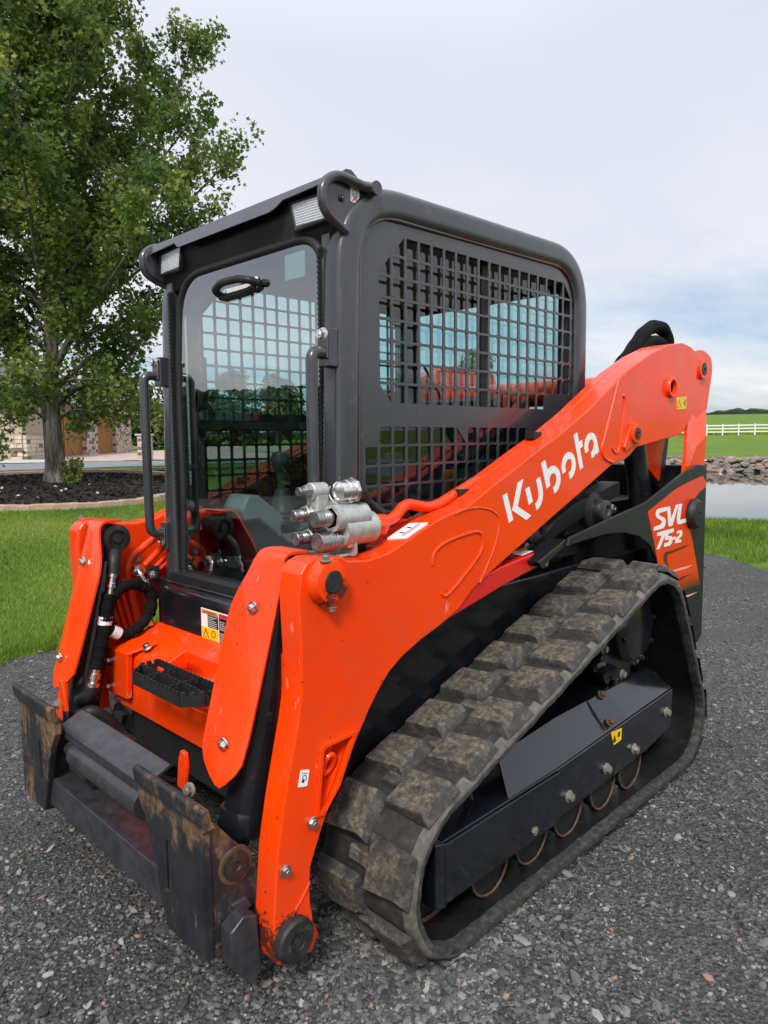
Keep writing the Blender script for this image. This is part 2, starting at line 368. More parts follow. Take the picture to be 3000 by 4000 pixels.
paint('label_green', (0.30, 0.44, 0.40), 0.6, var=0.03)
def fade():
    mt = bpy.data.materials.new('orange_fade'); N, L, b = nodes(mt)
    tc = N.new('ShaderNodeTexCoord'); sp = N.new('ShaderNodeSeparateXYZ'); L.new(tc.outputs['Object'], sp.inputs[0])
    mr = N.new('ShaderNodeMapRange'); L.new(sp.outputs[2], mr.inputs[0]); mr.inputs[1].default_value = 0.635; mr.inputs[2].default_value = 0.71
    L.new(_ramp(N, L, mr.outputs[0], [(0.0, (0.02, 0.018, 0.016)), (0.35, (0.30, 0.03, 0.006)), (1.0, (0.80, 0.045, 0.004))]), b.inputs['Base Color'])
    b.inputs['Roughness'].default_value = 0.25; M['orange_fade'] = mt
fade()
# ================================================================== the track loader
loader = thing('compact_track_loader', (0.0, 0.65, GZ), 'orange compact track loader with grey mesh-sided cab parked on the gravel', 'track loader')
# ---- rubber tracks: the loop round idler, rear roller and drive sprocket
CIRC = [(-0.03, 0.19, 0.203), (1.36, 0.165, 0.178), (1.10, 0.55, 0.222)]       # y, z, radius to the belt's inside
def hull_loop():
    """arc-length sampled loop (y,z,ty,tz), running front -> bottom -> rear -> sprocket -> front"""
    pts = []; n = 3
    for i in range(n):
        c0 = CIRC[i-1]; c1 = CIRC[i]; c2 = CIRC[(i+1) % n]
        def nrm(a, b):
            dx, dz = b[0]-a[0], b[1]-a[1]; L_ = math.hypot(dx, dz); k = (a[2]-b[2])/L_
            tx, tz = dx/L_, dz/L_; ox, oz = tz, -tx
            q = math.sqrt(1-k*k); return math.atan2(oz*q+tz*k, ox*q+tx*k)
        a0 = nrm(c0, c1); a1 = nrm(c1, c2)
        while a1 < a0: a1 += 2*math.pi
        for k in range(33):
            a = a0+(a1-a0)*k/32; pts.append((c1[0]+c1[2]*math.cos(a), c1[1]+c1[2]*math.sin(a)))
    out = []
    for i in range(len(pts)):
        p, q = pts[i], pts[(i+1) % len(pts)]; L_ = math.hypot(q[0]-p[0], q[1]-p[1]); m_ = max(1, int(L_/0.02))
        for k in range(m_): out.append((p[0]+(q[0]-p[0])*k/m_, p[1]+(q[1]-p[1])*k/m_))
    return out
LOOP = hull_loop()
_cum = [0.0]
for i in range(len(LOOP)):
    p, q = LOOP[i], LOOP[(i+1) % len(LOOP)]; _cum.append(_cum[-1]+math.hypot(q[0]-p[0], q[1]-p[1]))
PER = _cum[-1]
def at_loop(s):
    s %= PER; i = int(np.searchsorted(_cum, s, 'right'))-1; p, q = LOOP[i % len(LOOP)], LOOP[(i+1) % len(LOOP)]
    t = (s-_cum[i])/max(1e-9, _cum[i+1]-_cum[i]); L_ = math.hypot(q[0]-p[0], q[1]-p[1]) or 1e-9
    return p[0]+(q[0]-p[0])*t, p[1]+(q[1]-p[1])*t, (q[0]-p[0])/L_, (q[1]-p[1])/L_
def lug_mesh(kind, var):
    r = random.Random(var*7+kind)
    j = lambda a: r.uniform(-a, a)
    if kind == 0:  base = (-0.155, 0.004, -0.066, 0.064); top = (-0.130+j(.007), -0.022+j(.007), -0.055+j(.007), 0.053+j(.007))
    else:          base = (-0.152, 0.004, -0.064, 0.062); top = (-0.138+j(.006), -0.018+j(.008), -0.053+j(.007), 0.052+j(.007))
    h = 0.028
    mb = MB()
    def ring(b, z, sk): return [(b[0], b[2]+sk, z), (b[1], b[2]-sk, z), (b[1], b[3]-sk, z), (b[0], b[3]+sk, z)]
    r0 = ring(base, 0, 0); r1 = ring(top, h, 0.008)
    mid = [tuple(0.25*a+0.75*b_ for a, b_ in zip(p, q)) for p, q in zip(r0, r1)]; mid = [(p[0]+j(.003), p[1]+j(.004), 0.020) for p in mid]
    v = r0+mid+r1; f = []
    for k in range(2):
        for i in range(4): f.append((k*4+i, k*4+(i+1) % 4, k*4+4+(i+1) % 4, k*4+4+i))
    f.append((8, 9, 10, 11)); mb.add(v, f)
    # low web running to the neighbouring lug
    if kind == 0: mb.add([(-0.205,-0.026,0),(-0.13,-0.026,0),(-0.13,0.022,0),(-0.205,0.022,0),(-0.20,-0.018,0.019),(-0.13,-0.018,0.022),(-0.13,0.014,0.022),(-0.20,0.014,0.019)], [(4,5,6,7),(0,1,5,4),(1,2,6,5),(2,3,7,6),(3,0,4,7)])
    return mb
LUGS = {}
for sg in (1, -1):
    n = len(LOOP); sec = [(0.516, 0.0), (0.514, 0.018), (0.530, 0.027), (0.812, 0.027), (0.829, 0.019), (0.837, 0.006), (0.835, -0.010), (0.803, -0.014), (0.786, -0.002)]
    mb = MB(); v = []; f = []
    for (y, z), i in zip(LOOP, range(n)):
        yy, zz, ty, tz = at_loop(_cum[i]); ny, nz = tz, -ty
        wob = 0.0015*math.sin(i*0.9)+0.0015*math.sin(i*2.3)
        for (x, h) in sec: v.append((x, y+ny*(h+wob*(x > .8)), z+nz*(h+wob*(x > .8))))
    m_ = len(sec)
    for i in range(n):
        for k in range(m_): f.append((i*m_+k, ((i+1) % n)*m_+k, ((i+1) % n)*m_+(k+1) % m_, i*m_+(k+1) % m_))
    mb.add(v, f); mb = mb.side(sg)
    belt = obj('track', mb, 'track_rubber', loader, angle=50)
    belt.data.materials.append(M['belt_inside']); belt.data.materials.append(M['dusty_rubber']); belt.data.materials.append(M['groove_shade_rubber'])
    mi = [1 if (q % m_) >= 7 else 2 if (q % m_) in (3, 4) else 3 if (q % m_) == 2 else 0 for q in range(n*m_)]
    belt.data.polygons.foreach_set('material_index', mi)
    belt['label'] = 'muddy rubber track on the loader side with the lettering' if sg > 0 else 'rubber track on the far side of the loader'
    cnt = 25; st = PER/cnt
    for k in range(cnt):
        for kind in (0, 1):
            s = (k+0.5*kind)*st + 0.03; y, z, ty, tz = at_loop(s); ny, nz = tz, -ty
            if sg < 0 and not (y < 0.25 or z > 0.5): continue
            var = random.randrange(4)
            key = (kind, var, sg)
            if key not in LUGS:
                lm = lug_mesh(kind, var).side(sg); o = obj('tread_lug', lm, 'lug_rubber', belt, bevel=0.0032, seg=2); LUGS[key] = o
            else:
                o = LUGS[key].copy(); COL.objects.link(o); o.parent = belt
            xo = (0.832 if kind == 0 else 0.672)*sg; wob = random.uniform(-.05, .05)
            B = Matrix(((1, 0, 0, xo), (0, ty, ny, y+ny*0.024), (0, tz, nz, z+nz*0.024), (0, 0, 0, 1)))
            if sg < 0: B = Matrix(((1, 0, 0, xo), (0, ty, ny, y+ny*0.024), (0, tz, nz, z+nz*0.024), (0, 0, 0, 1)))
            o.matrix_basis = B @ Matrix.Rotation(wob, 4, 'Z')
# ---- undercarriage
for sg in (1, -1):
    frame = [(-0.08, 0.10), (-0.04, 0.082), (0.30, 0.088), (1.09, 0.112), (1.335, 0.14), (1.345, 0.298), (0.47, 0.262), (-0.075, 0.262)]
    tf = obj('track_frame', MB().prism(frame, 0, 0.62, 0.782).side(sg), 'frame_black', loader, bevel=0.006)
    # sloping top of the frame
    rows = [[(0.776, 0.22, 0.26), (0.776, 0.47, 0.262), (0.776, 0.9, 0.282), (0.776, 1.338, 0.300)],
            [(0.700, 0.27, 0.350), (0.700, 0.60, 0.372), (0.700, 0.95, 0.372), (0.700, 1.29, 0.372)],
            [(0.640, 0.32, 0.358), (0.640, 0.66, 0.380), (0.640, 0.98, 0.382), (0.640, 1.24, 0.382)],
            [(0.560, 0.34, 0.355), (0.560, 0.66, 0.375), (0.560, 0.98, 0.378), (0.560, 1.24, 0.378)]]
    mb = MB().sheet([[p for p in r] for r in rows]); obj('frame_top_plate', mb.side(sg), 'wet_black', tf, solid=0.008, bevel=0.002)
    obj('front_guard_plate', MB().box(0.782, 0.796, -0.082, 0.475, 0.098, 0.262).side(sg), 'frame_black', tf, bevel=0.003)
    obj('guard_cap', MB().prism([(-0.12, 0.10), (-0.075, 0.085), (-0.075, 0.262), (-0.12, 0.275)], 0, 0.70, 0.794).side(sg), 'frame_black', tf, bevel=0.004)
    obj('inspection_cover', MB().add([(0.776,0.80,0.292),(0.776,0.95,0.296),(0.706,0.93,0.381),(0.706,0.80,0.378),(0.770,0.80,0.286),(0.770,0.95,0.29),(0.70,0.93,0.375),(0.70,0.80,0.372)], [(0,1,2,3),(0,4,5,1),(1,5,6,2),(2,6,7,3),(3,7,4,0)]).side(sg), 'frame_black', tf, bevel=0.002)
    for p in ((0.772, 0.835, 0.305), (0.712, 0.885, 0.376)): bolt((p[0]*sg, p[1], p[2]), (0.75*sg, 0, 0.65), 0.011, tf, 'rusty_iron')
    for (y, z) in ((1.28, 0.219), (1.007, 0.158), (0.796, 0.156), (0.547, 0.150), (0.333, 0.127)): bolt((0.783*sg, y, z), (sg, 0, 0), 0.014, tf, 'bolt_dull')
    for (y, r_) in ((0.17, 0.085), (0.385, 0.085), (0.60, 0.085), (0.835, 0.085), (1.045, 0.085)):
        zc = -0.016+r_+0.004
        rl = obj('roller', MB().lathe([(0.03,0),(r_,0.0),(r_,0.03),(0.055,0.045),(0.055,0.10),(r_,0.115),(r_,0.145),(0.03,0.145)], (0.60*sg, y, zc), (sg, 0, 0), 28), 'rubber_seal', tf)
        obj('roller_rim', MB().tube([(0.752*sg, y+r_*math.cos(a), zc+r_*math.sin(a)) for a in np.linspace(0, 2*math.pi, 33)], 0.004, 6), 'rusty_iron', tf)
    idl = obj('idler_wheel', MB().lathe([(0.02,0),(0.17,0.0),(0.195,0.02),(0.195,0.05),(0.15,0.06),(0.05,0.075),(0.05,0.12),(0.02,0.12)], (0.64*sg, -0.03, 0.19), (sg, 0, 0), 48), 'greasy_pin', tf)
    obj('idler_rim', MB().tube([(0.70*sg, -0.03+0.194*math.cos(a), 0.19+0.194*math.sin(a)) for a in np.linspace(0, 2*math.pi, 49)], 0.006, 6), 'rusty_iron', tf)
    obj('rear_idler', MB().lathe([(0.02,0),(0.15,0.0),(0.168,0.02),(0.168,0.05),(0.05,0.06),(0.05,0.1),(0.02,0.1)], (0.62*sg, 1.36, 0.165), (sg, 0, 0), 40), 'greasy_pin', tf)
    # drive sprocket with teeth
    sp = []; nt = 14
    for k in range(nt*4):
        a = 2*math.pi*k/(nt*4); r_ = 0.205 if k % 4 in (0, 1) else 0.165; sp.append((1.10+r_*math.cos(a), 0.55+r_*math.sin(a)))
    spr = obj('drive_sprocket', MB().prism(sp, 0, 0.645, 0.685).side(sg), 'black_paint', tf, bevel=0.006)
    obj('drive_motor', MB().lathe([(0.0,0),(0.135,0),(0.135,0.13),(0.118,0.15),(0.105,0.155),(0.0,0.155)], (0.585*sg, 1.13, 0.575), (sg, 0, 0), 36), 'black_paint', tf)
    for k in range(8):
        a = 2*math.pi*k/8+0.2; bolt((0.735*sg, 1.13+0.118*math.cos(a), 0.575+0.118*math.sin(a)), (sg, 0, 0), 0.008, tf, 'black_paint')
    for k in range(9):
        a = 2*math.pi*k/9+0.5; bolt((0.685*sg, 1.10+0.155*math.cos(a), 0.55+0.155*math.sin(a)), (sg, 0, 0), 0.013, tf, 'bolt_dull')
    obj('hydraulic_fitting', MB().lathe([(0,0),(0.028,0),(0.030,0.03),(0.020,0.04),(0.020,0.07),(0,0.07)], (0.66*sg, 0.93, 0.47), (sg, -0.3, -0.4), 14).add(*[(lambda c: (c.v, c.f))(cyl((0.66*sg, 0.99, 0.445), (0.72*sg, 0.98, 0.43), 0.024, 12))][0]), 'black_paint', tf)
    if sg > 0:
        obj('warning_sticker', MB().prism([(0.824, 0.276), (0.905, 0.268), (0.903, 0.228), (0.886, 0.224), (0.848, 0.224)], 0, 0.783, 0.7845), 'yellow_decal', tf)
        obj('sticker_print', MB().prism([(0.836, 0.234), (0.850, 0.262), (0.864, 0.232)], 0, 0.7842, 0.7850).prism([(0.872, 0.245), (0.890, 0.243), (0.892, 0.260), (0.876, 0.262)], 0, 0.7842, 0.7850), 'brown_print', tf)
# ---- chassis
ch = obj('chassis', MB().box(-0.505, 0.505, -0.17, 1.70, 0.29, 0.80), 'black_paint', loader, bevel=0.01)
obj('belly_plate', MB().box(-0.42, 0.42, -0.26, 0.4, 0.24, 0.37), 'black_plastic', ch, bevel=0.01)
obj('front_box', MB().prism([(-0.20, 0.56), (-0.20, 0.745), (-0.19, 0.775), (-0.165, 0.79), (-0.05, 0.795), (-0.05, 0.56)], 0, -0.432, 0.432), 'black_paint', ch, bevel=0.012, seg=3)
fp = obj('front_panel', MB().prism([(-0.352, 0.382), (-0.352, 0.575), (-0.340, 0.590), (-0.205, 0.652), (-0.195, 0.645), (-0.195, 0.38)], 0, -0.45, 0.45), 'orange_paint', loader, bevel=0.008, seg=3)
cut(fp, MB().prism([(-0.40, 0.5), (-0.40, 0.66), (-0.275, 0.635), (-0.262, 0.53), (-0.30, 0.5)], 0, -0.135, 0.165))
# shaped recess behind the step
obj('step_recess', MB().sheet([[(-0.135, -0.345, 0.583), (0.165, -0.345, 0.583)], [(-0.135, -0.27, 0.560), (0.165, -0.27, 0.560)], [(-0.135, -0.262, 0.625), (0.165, -0.262, 0.625)]]), 'orange_paint', fp, solid=0.004)
stp = MB()
x0, x1, yb, yf, zt, zb = -0.175, 0.205, -0.345, -0.455, 0.602, 0.560
def toothed(a, b, n=9, d=0.012):
    """toothed plate standing between two plan points"""
    A_ = Vector(a); B_ = Vector(b); t = (B_-A_); L_ = t.length; t.normalize(); nn = Vector((-t.y, t.x))*0.0035
    top = []; k_ = max(2, int(L_/0.021))
    for i in range(k_):
        s0 = L_*i/k_; s1 = L_*(i+0.55)/k_; s2 = L_*(i+1)/k_
        top += [(s0, zt), (s1, zt), (s1+0.001, zt-d), (s2-0.001, zt-d)]
    prof = [(0, zb)]+top+[(L_, zt), (L_, zb)]
    m_ = len(prof); v = []
    for sgn in (-1, 1):
        for (s, z) in prof: v.append((A_.x+t.x*s+nn.x*sgn, A_.y+t.y*s+nn.y*sgn, z))
    f = [tuple(range(m_)), tuple(range(m_, 2*m_))[::-1]]+[(i, i+m_, (i+1) % m_+m_, (i+1) % m_) for i in range(m_)]
    return MB().add(v, f)
stepm = MB()
for a, b in (((x0, yb), (x0, yf+0.06)), ((x0, yf+0.06), (x0+0.05, yf)), ((x0+0.05, yf), (x1-0.05, yf)), ((x1-0.05, yf), (x1, yf+0.06)), ((x1, yf+0.06), (x1, yb)), ((x0, yb), (x1, yb)), ((x0, -0.405), (x1, -0.405)), ((-0.05, yb), (-0.05, yf)), ((0.08, yb), (0.08, yf))):
    t_ = toothed(a, b); stepm.add(t_.v, t_.f)
obj('step_tread', stepm, 'black_plastic', fp, bevel=0.0012, seg=1)
br = obj('hose_guard', MB().prism([(-0.50, 0.425), (-0.345, 0.430), (-0.325, 0.592), (-0.475, 0.585)], 1, -0.378, -0.356), 'orange_paint', fp, bevel=0.006)
obj('guard_top', MB().add([(-0.475,-0.378,0.585),(-0.325,-0.378,0.592),(-0.27,-0.30,0.628),(-0.37,-0.30,0.632),(-0.475,-0.378,0.577),(-0.325,-0.378,0.584),(-0.27,-0.30,0.618),(-0.37,-0.30,0.622)], [(0,1,2,3),(0,4,5,1),(1,5,6,2),(2,6,7,3),(3,7,4,0),(4,7,6,5)]), 'orange_paint', br, bevel=0.003)
for p in ((-0.455, 0.545), (-0.470, 0.450)): bolt((p[0], -0.379, p[1]), (0, -1, 0), 0.011, br)
bolt((-0.285, -0.325, 0.610), (0.0, -0.45, 0.9), 0.012, fp); bolt((-0.455, -0.353, 0.405), (0, -1, 0), 0.011, fp)
obj('lower_crossmember', MB().box(-0.40, 0.40, -0.33, -0.15, 0.25, 0.38), 'black_plastic', ch, bevel=0.01)
# safety decals on the black box
dc = obj('safety_decal', MB().box(-0.148, 0.150, -0.2018, -0.2008, 0.646, 0.749), 'white_decal', ch)
def plate(name, mat, a, b, c, d, y): return obj(name, MB().box(a, b, y-0.0006, y, c, d), mat, dc)
plate('decal_print', 'orange_sign', -0.144, -0.046, 0.732, 0.745, -0.2018); plate('decal_print', 'black_print', -0.108, -0.046, 0.690, 0.731, -0.2018)
plate('decal_print', 'yellow_decal', -0.144, -0.046, 0.650, 0.688, -0.2018)
plate('decal_print', 'red_sign', -0.041, 0.146, 0.733, 0.745, -0.2018); plate('decal_print', 'black_print', -0.041, 0.146, 0.650, 0.732, -0.2018)
plate('decal_print', 'white_decal', 0.002, 0.034, 0.690, 0.720, -0.2024)
obj('decal_symbol', MB().prism([(-0.139, 0.654), (-0.121, 0.684), (-0.103, 0.654), (-0.107, 0.654), (-0.121, 0.677), (-0.135, 0.656), (-0.103, 0.656)], 1, -0.2030, -0.2022).tube([(-0.075+0.011*math.cos(a), -0.2028, 0.671+0.011*math.sin(a)) for a in np.linspace(0, 6.283, 17)], 0.0012, 5), 'brown_print', dc)
tl = MB()
for i in range(6): tl.box(-0.105, -0.105+random.uniform(0.03, 0.055), -0.2026, -0.2022, 0.7245-i*0.0062, 0.7260-i*0.0062)
for i in range(5): tl.box(-0.037, -0.037+random.uniform(0.025, 0.034), -0.2026, -0.2022, 0.7185-i*0.0062, 0.720-i*0.0062)
for i in range(5): tl.box(0.039, 0.039+random.uniform(0.05, 0.09), -0.2026, -0.2022, 0.7185-i*0.0062, 0.720-i*0.0062)
for i in range(6): tl.box(-0.037, -0.037+random.uniform(0.12, 0.18), -0.2026, -0.2022, 0.681-i*0.0056, 0.6824-i*0.0056)
obj('decal_print', tl, 'white_decal', dc)
def text(name, body, size, mat, mw, parent):
    cu = bpy.data.curves.new(name, 'FONT'); cu.body = body; cu.size = size; cu.extrude = 0.0002; cu.resolution_u = 2
    o = bpy.data.objects.new(name, cu); COL.objects.link(o); dg = bpy.context.evaluated_depsgraph_get(); dg.update()
    me = bpy.data.meshes.new_from_object(o.evaluated_get(dg)); bpy.data.objects.remove(o); me.name = name
    me.materials.clear(); me.materials.append(M[mat]); t = bpy.data.objects.new(name, me); COL.objects.link(t); t.parent = parent; t.matrix_basis = mw
    if parent.type == 'EMPTY': t.matrix_parent_inverse = Matrix.Translation(-parent.location)
    return t
FRONT = Matrix(((1,0,0,0),(0,0,-1,0),(0,1,0,0),(0,0,0,1)))
text('decal_lettering', 'WARNING', 0.0125, 'black_print', Matrix.Translation((-0.118, -0.2026, 0.734)) @ FRONT, dc)
text('decal_lettering', 'DANGER', 0.0125, 'white_decal', Matrix.Translation((0.020, -0.2026, 0.7345)) @ FRONT, dc)
obj('decal_symbol', MB().prism([(-0.132, 0.734), (-0.127, 0.743), (-0.122, 0.734)], 1, -0.2028, -0.2022), 'black_print', dc)
obj('decal_symbol', MB().prism([(0.008, 0.735), (0.0125, 0.743), (0.017, 0.735)], 1, -0.2028, -0.2022), 'white_decal', dc)

# ---- lift arms
paint('blue_tape', (0.02, 0.22, 0.60), 0.5)
ARM = [(-0.5185,0.116),(-0.517,0.178),(-0.509,0.266),(-0.50,0.36),(-0.479,0.467),(-0.455,0.565),(-0.434,0.649),(-0.421,0.72),(-0.419,0.814),(-0.424,0.94),(-0.416,0.992),(-0.398,1.014),(-0.37,1.022),
 (-0.29,1.016),(-0.272,1.004),(-0.205,0.997),(-0.129,1.007),(-0.071,1.027),(-0.011,1.050),(0.052,1.071),(0.118,1.087),(0.187,1.099),(0.335,1.163),(0.549,1.252),(0.697,1.310),(0.871,1.390),(1.075,1.498),(1.157,1.541),(1.349,1.618),(1.511,1.667),(1.651,1.686),(1.746,1.676),(1.825,1.648),
 (1.807,1.547),(1.79,1.40),(1.701,1.323),(1.665,1.302),(1.248,1.253),(1.19,1.222),(1.147,1.207),(1.062,1.197),(0.821,1.10),(0.65,1.034),(0.445,0.951),(0.338,0.908),(0.224,0.86),(0.153,0.809),(0.071,0.778),(-0.012,0.753),(-0.085,0.723),(-0.132,0.695),(-0.173,0.655),(-0.202,0.62),(-0.248,0.554),(-0.292,0.486),(-0.326,0.44),(-0.368,0.367),(-0.389,0.321),(-0.404,0.286),(-0.408,0.249),(-0.408,0.201),
 (-0.40,0.155),(-0.412,0.118),(-0.432,0.090),(-0.460,0.074),(-0.490,0.078),(-0.508,0.094)]
POCK = [(-0.352,0.566),(-0.268,0.569),(-0.322,0.462),(-0.358,0.412),(-0.380,0.416),(-0.362,0.56)]
def ring_mesh(outer, inner, x0_, x1_):
    n_ = len(outer); v = [(x0_, *p) for p in outer]+[(x1_, *p) for p in outer]+[(x1_, *p) for p in inner]+[(x0_, *p) for p in inner]
    f = []
    for k in range(3):
        for i in range(n_): j = (i+1) % n_; f.append((k*n_+i, k*n_+j, (k+1)*n_+j, (k+1)*n_+i))
    return MB().add(v, f)
ARMS = {}
for sg in (1, -1):
    a = obj('lift_arm', MB().prism(ARM, 0, 0.575, 0.65).side(sg), 'orange_paint', loader, bevel=0.011, seg=3)
    a['label'] = 'orange lift arm with white lettering' if sg > 0 else 'orange lift arm on the far side of the cab'
    ARMS[sg] = a
    beam = [p for p in ARM if p[0] > -0.02 and p[0] < 1.70 and p[1] > 0.9]
    beam = [(-0.10,1.014),(-0.011,1.047),(0.118,1.084),(0.187,1.096),(0.335,1.160),(0.549,1.249),(0.697,1.307),(0.871,1.387),(1.075,1.495),(1.157,1.538),(1.349,1.615),(1.511,1.664),(1.6,1.678),(1.55,1.32),(1.25,1.26),(1.147,1.211),(1.062,1.20),(0.821,1.104),(0.65,1.038),(0.445,0.955),(0.23,0.866),(0.1,0.80),(-0.06,0.75),(-0.10,0.86)]
    obj('arm_beam', MB().prism(beam, 0, 0.527, 0.574).side(sg), 'orange_paint', a, bevel=0.008, seg=2)
    if sg > 0: cut(a, MB().prism(POCK, 0, 0.598, 0.70))
    if sg > 0:
        c_ = (sum(p[0] for p in POCK)/6, sum(p[1] for p in POCK)/6)
        out_ = [(c_[0]+(p[0]-c_[0])*1.16+math.copysign(0.005, p[0]-c_[0]), c_[1]+(p[1]-c_[1])*1.07+math.copysign(0.004, p[1]-c_[1])) for p in POCK]
        obj('pocket_rim', ring_mesh(out_, POCK, 0.640, 0.657), 'orange_paint', a, bevel=0.003)
        obj('tie_down_ring', MB().tube([(0.635+0.010*math.sin(t), -0.333+0.022*math.cos(t)*0.7, 0.512+0.026*math.sin(t)) for t in np.linspace(0, 6.283, 25)], 0.007, 8), 'orange_paint', a)
        # weld seams and pressed outlines
        def bead(pts, r_=0.0045): obj('weld_bead', MB().tube([(0.6505, y, z) for y, z in [tuple(q) for q in smooth_path(pts, 5)]], r_, 8), 'orange_paint', a)
        bead([(0.036,0.953),(0.044,0.985),(0.085,1.007),(0.16,1.020),(0.231,1.025),(0.258,1.008),(0.253,0.965),(0.174,0.904),(0.098,0.860),(0.073,0.870)])
        bead([(0.13,1.083),(0.187,1.094),(0.26,1.092),(0.32,1.074),(0.344,1.044),(0.322,0.972),(0.25,0.872)], 0.003)
        bead([(1.085,1.505),(1.038,1.404),(0.985,1.29),(0.966,1.251),(0.99,1.218),(1.055,1.20)], 0.006)
        bead([(1.118,1.448),(1.136,1.433),(1.128,1.38),(1.112,1.314),(1.10,1.255),(1.085,1.236),(1.06,1.240),(1.042,1.256)], 0.005)
        bead([(-0.505,0.20),(-0.485,0.168),(-0.45,0.205),(-0.43,0.225),(-0.410,0.250)], 0.003)
    s_ = sg
    bs = obj('pivot_boss', MB().lathe([(0,0),(0.054,0),(0.054,0.016),(0.049,0.024),(0.047,0.036),(0.0275,0.038),(0.0275,0.030),(0,0.030)], (0.648*s_, -0.357+0.008, 0.968), (s_, 0, 0), 36), 'orange_paint', a)
    obj('pivot_pin', MB().lathe([(0,0),(0.027,0),(0.027,0.034),(0.024,0.0365),(0,0.0365)], (0.65*s_, -0.349, 0.968), (s_, 0, 0), 28), 'greasy_pin', a)
    bolt((0.672*s_, -0.362, 1.018), (0.15*s_, 0, 1), 0.0095, a, 'bolt_dull'); bolt((0.672*s_, -0.345, 0.908), (0.1*s_, 0, -1), 0.008, a, 'bolt_dull')
    for (y, z) in ((-0.400, 0.395), (-0.482, 0.312)): bolt((0.651*s_, y, z), (s_, 0, 0), 0.0105, a)
    # foot pin and gusset of the leg
    obj('foot_gusset', MB().prism([(-0.41, 0.19), (-0.388, 0.135), (-0.368, 0.088), (-0.39, 0.052), (-0.405, 0.054), (-0.425, 0.085), (-0.43, 0.15)], 0, 0.600, 0.630).side(sg), 'orange_paint', a, bevel=0.003)
    obj('foot_pin', MB().lathe([(0,0),(0.052,0),(0.052,0.020),(0.046,0.026),(0.022,0.027),(0.020,0.021),(0.010,0.021),(0.009,0.029),(0,0.029)], (0.648*s_, -0.466, 0.140), (s_, 0, 0), 40), 'greasy_pin', a)
    # bosses at the rear of the arm
    obj('arm_boss', MB().lathe([(0.030,0),(0.044,0),(0.042,0.014),(0.039,0.018),(0.031,0.018),(0.029,0.002),(0.001,0.002)], (0.648*s_, 1.535, 1.495), (s_, 0, 0), 28), 'orange_paint', a)
    obj('arm_boss', MB().lathe([(0,0),(0.040,0),(0.038,0.018),(0.034,0.022),(0.024,0.022),(0,0.022)], (0.648*s_, 1.209, 1.306), (s_, 0, 0), 28), 'orange_paint', a)
    obj('arm_pin', MB().lathe([(0,0),(0.022,0),(0.022,0.024),(0.008,0.0245),(0.008,0.02),(0,0.02)], (0.65*s_, 1.209, 1.306), (s_, 0, 0), 24), 'greasy_pin', a)
    obj('boss_lug', MB().prism([(1.18,1.345),(1.15,1.30),(1.128,1.255),(1.14,1.24),(1.17,1.25),(1.21,1.27)], 0, 0.649, 0.660).side(sg), 'orange_paint', a, bevel=0.004)
    # clamps on the arm's upper edge
    for (y, z) in ((0.262, 1.128), (0.655, 1.298)):
        obj('pipe_clamp', MB().box(0.545, 0.585, y-0.022, y+0.022, z-0.01, z+0.016).side(sg), 'black_plastic', a, bevel=0.003)
    # rear link
    link_top = arc_round([(1.80,1.40),(1.797,1.55),(1.82,1.655),(1.93,1.690),(2.05,1.660),(2.072,1.60),(2.017,1.413),(1.90,1.37)], [0,0,.05,.08,.05,.03,0,0])
    lk = obj('rear_link', MB().prism(link_top, 0, 0.606, 0.622).side(sg), 'orange_paint', loader, bevel=0.004)
    obj('link_plate', MB().sheet([[(0.614,1.80,1.402),(0.614,1.90,1.374),(0.614,2.015,1.415)],[(0.672,1.655,1.222),(0.672,1.76,1.25),(0.672,1.871,1.292)],[(0.672,1.63,1.10),(0.672,1.74,1.10),(0.672,1.856,1.10)]]).side(sg), 'orange_paint', lk, solid=0.016, bevel=0.002)
    obj('link_boss', MB().lathe([(0,0),(0.046,0),(0.043,0.016),(0.030,0.016),(0.028,0.012),(0,0.012)], (0.621*s_, 1.93, 1.594), (s_, 0, 0), 28), 'orange_paint', lk)
    obj('link_pin', MB().lathe([(0,0),(0.026,0),(0.026,0.016),(0.009,0.0165),(0.009,0.012),(0,0.012)], (0.623*s_, 1.93, 1.594), (s_, 0, 0), 24), 'greasy_pin', lk)
    # inner tilt bracket below the arm and lift cylinder
    obj('bracket_plate', MB().prism([(1.44,1.27),(1.72,1.29),(1.69,1.20),(1.672,1.105),(1.655,1.10),(1.53,1.175)], 0, 0.548, 0.560).side(sg), 'orange_paint', a, bevel=0.002)
    obj('lower_link', MB().prism(arc_round([(1.66,1.30),(1.80,1.33),(1.76,1.14),(1.73,1.06),(1.66,1.08)], .02), 0, 0.50, 0.545).side(sg), 'greasy_pin', a, bevel=0.004)
    lc = obj('lift_cylinder', cyl((0.575*s_, 1.375, 1.285), (0.575*s_, 1.485, 0.92), 0.046, 28), 'black_paint', loader, angle=40)
    obj('cylinder_hose', MB().tube(smooth_path([(0.545*s_,1.46,1.24),(0.55*s_,1.52,1.19),(0.55*s_,1.545,1.12),(0.55*s_,1.555,1.02)]), 0.012, 10), 'machined_steel', lc)
    obj('hose_marker', cyl((0.55*s_, 1.548, 1.115), (0.55*s_, 1.551, 1.085), 0.0135, 12), 'blue_tape', lc)
    # guard over the tilt cylinder
    rows = []
    prof = [(.484,.484,.500),(.498,.452,.520),(.520,.412,.540),(.545,.391,.552),(.60,.386,.556),(.70,.383,.557),(.80,.380,.557),(.855,.379,.557),(.885,.384,.557),(.912,.396,.556),(.94,.412,.556),(.965,.428,.555),(.985,.438,.555),(1.0,.445,.555)]
    yy = lambda z: -0.429-0.298*(0.894-z)
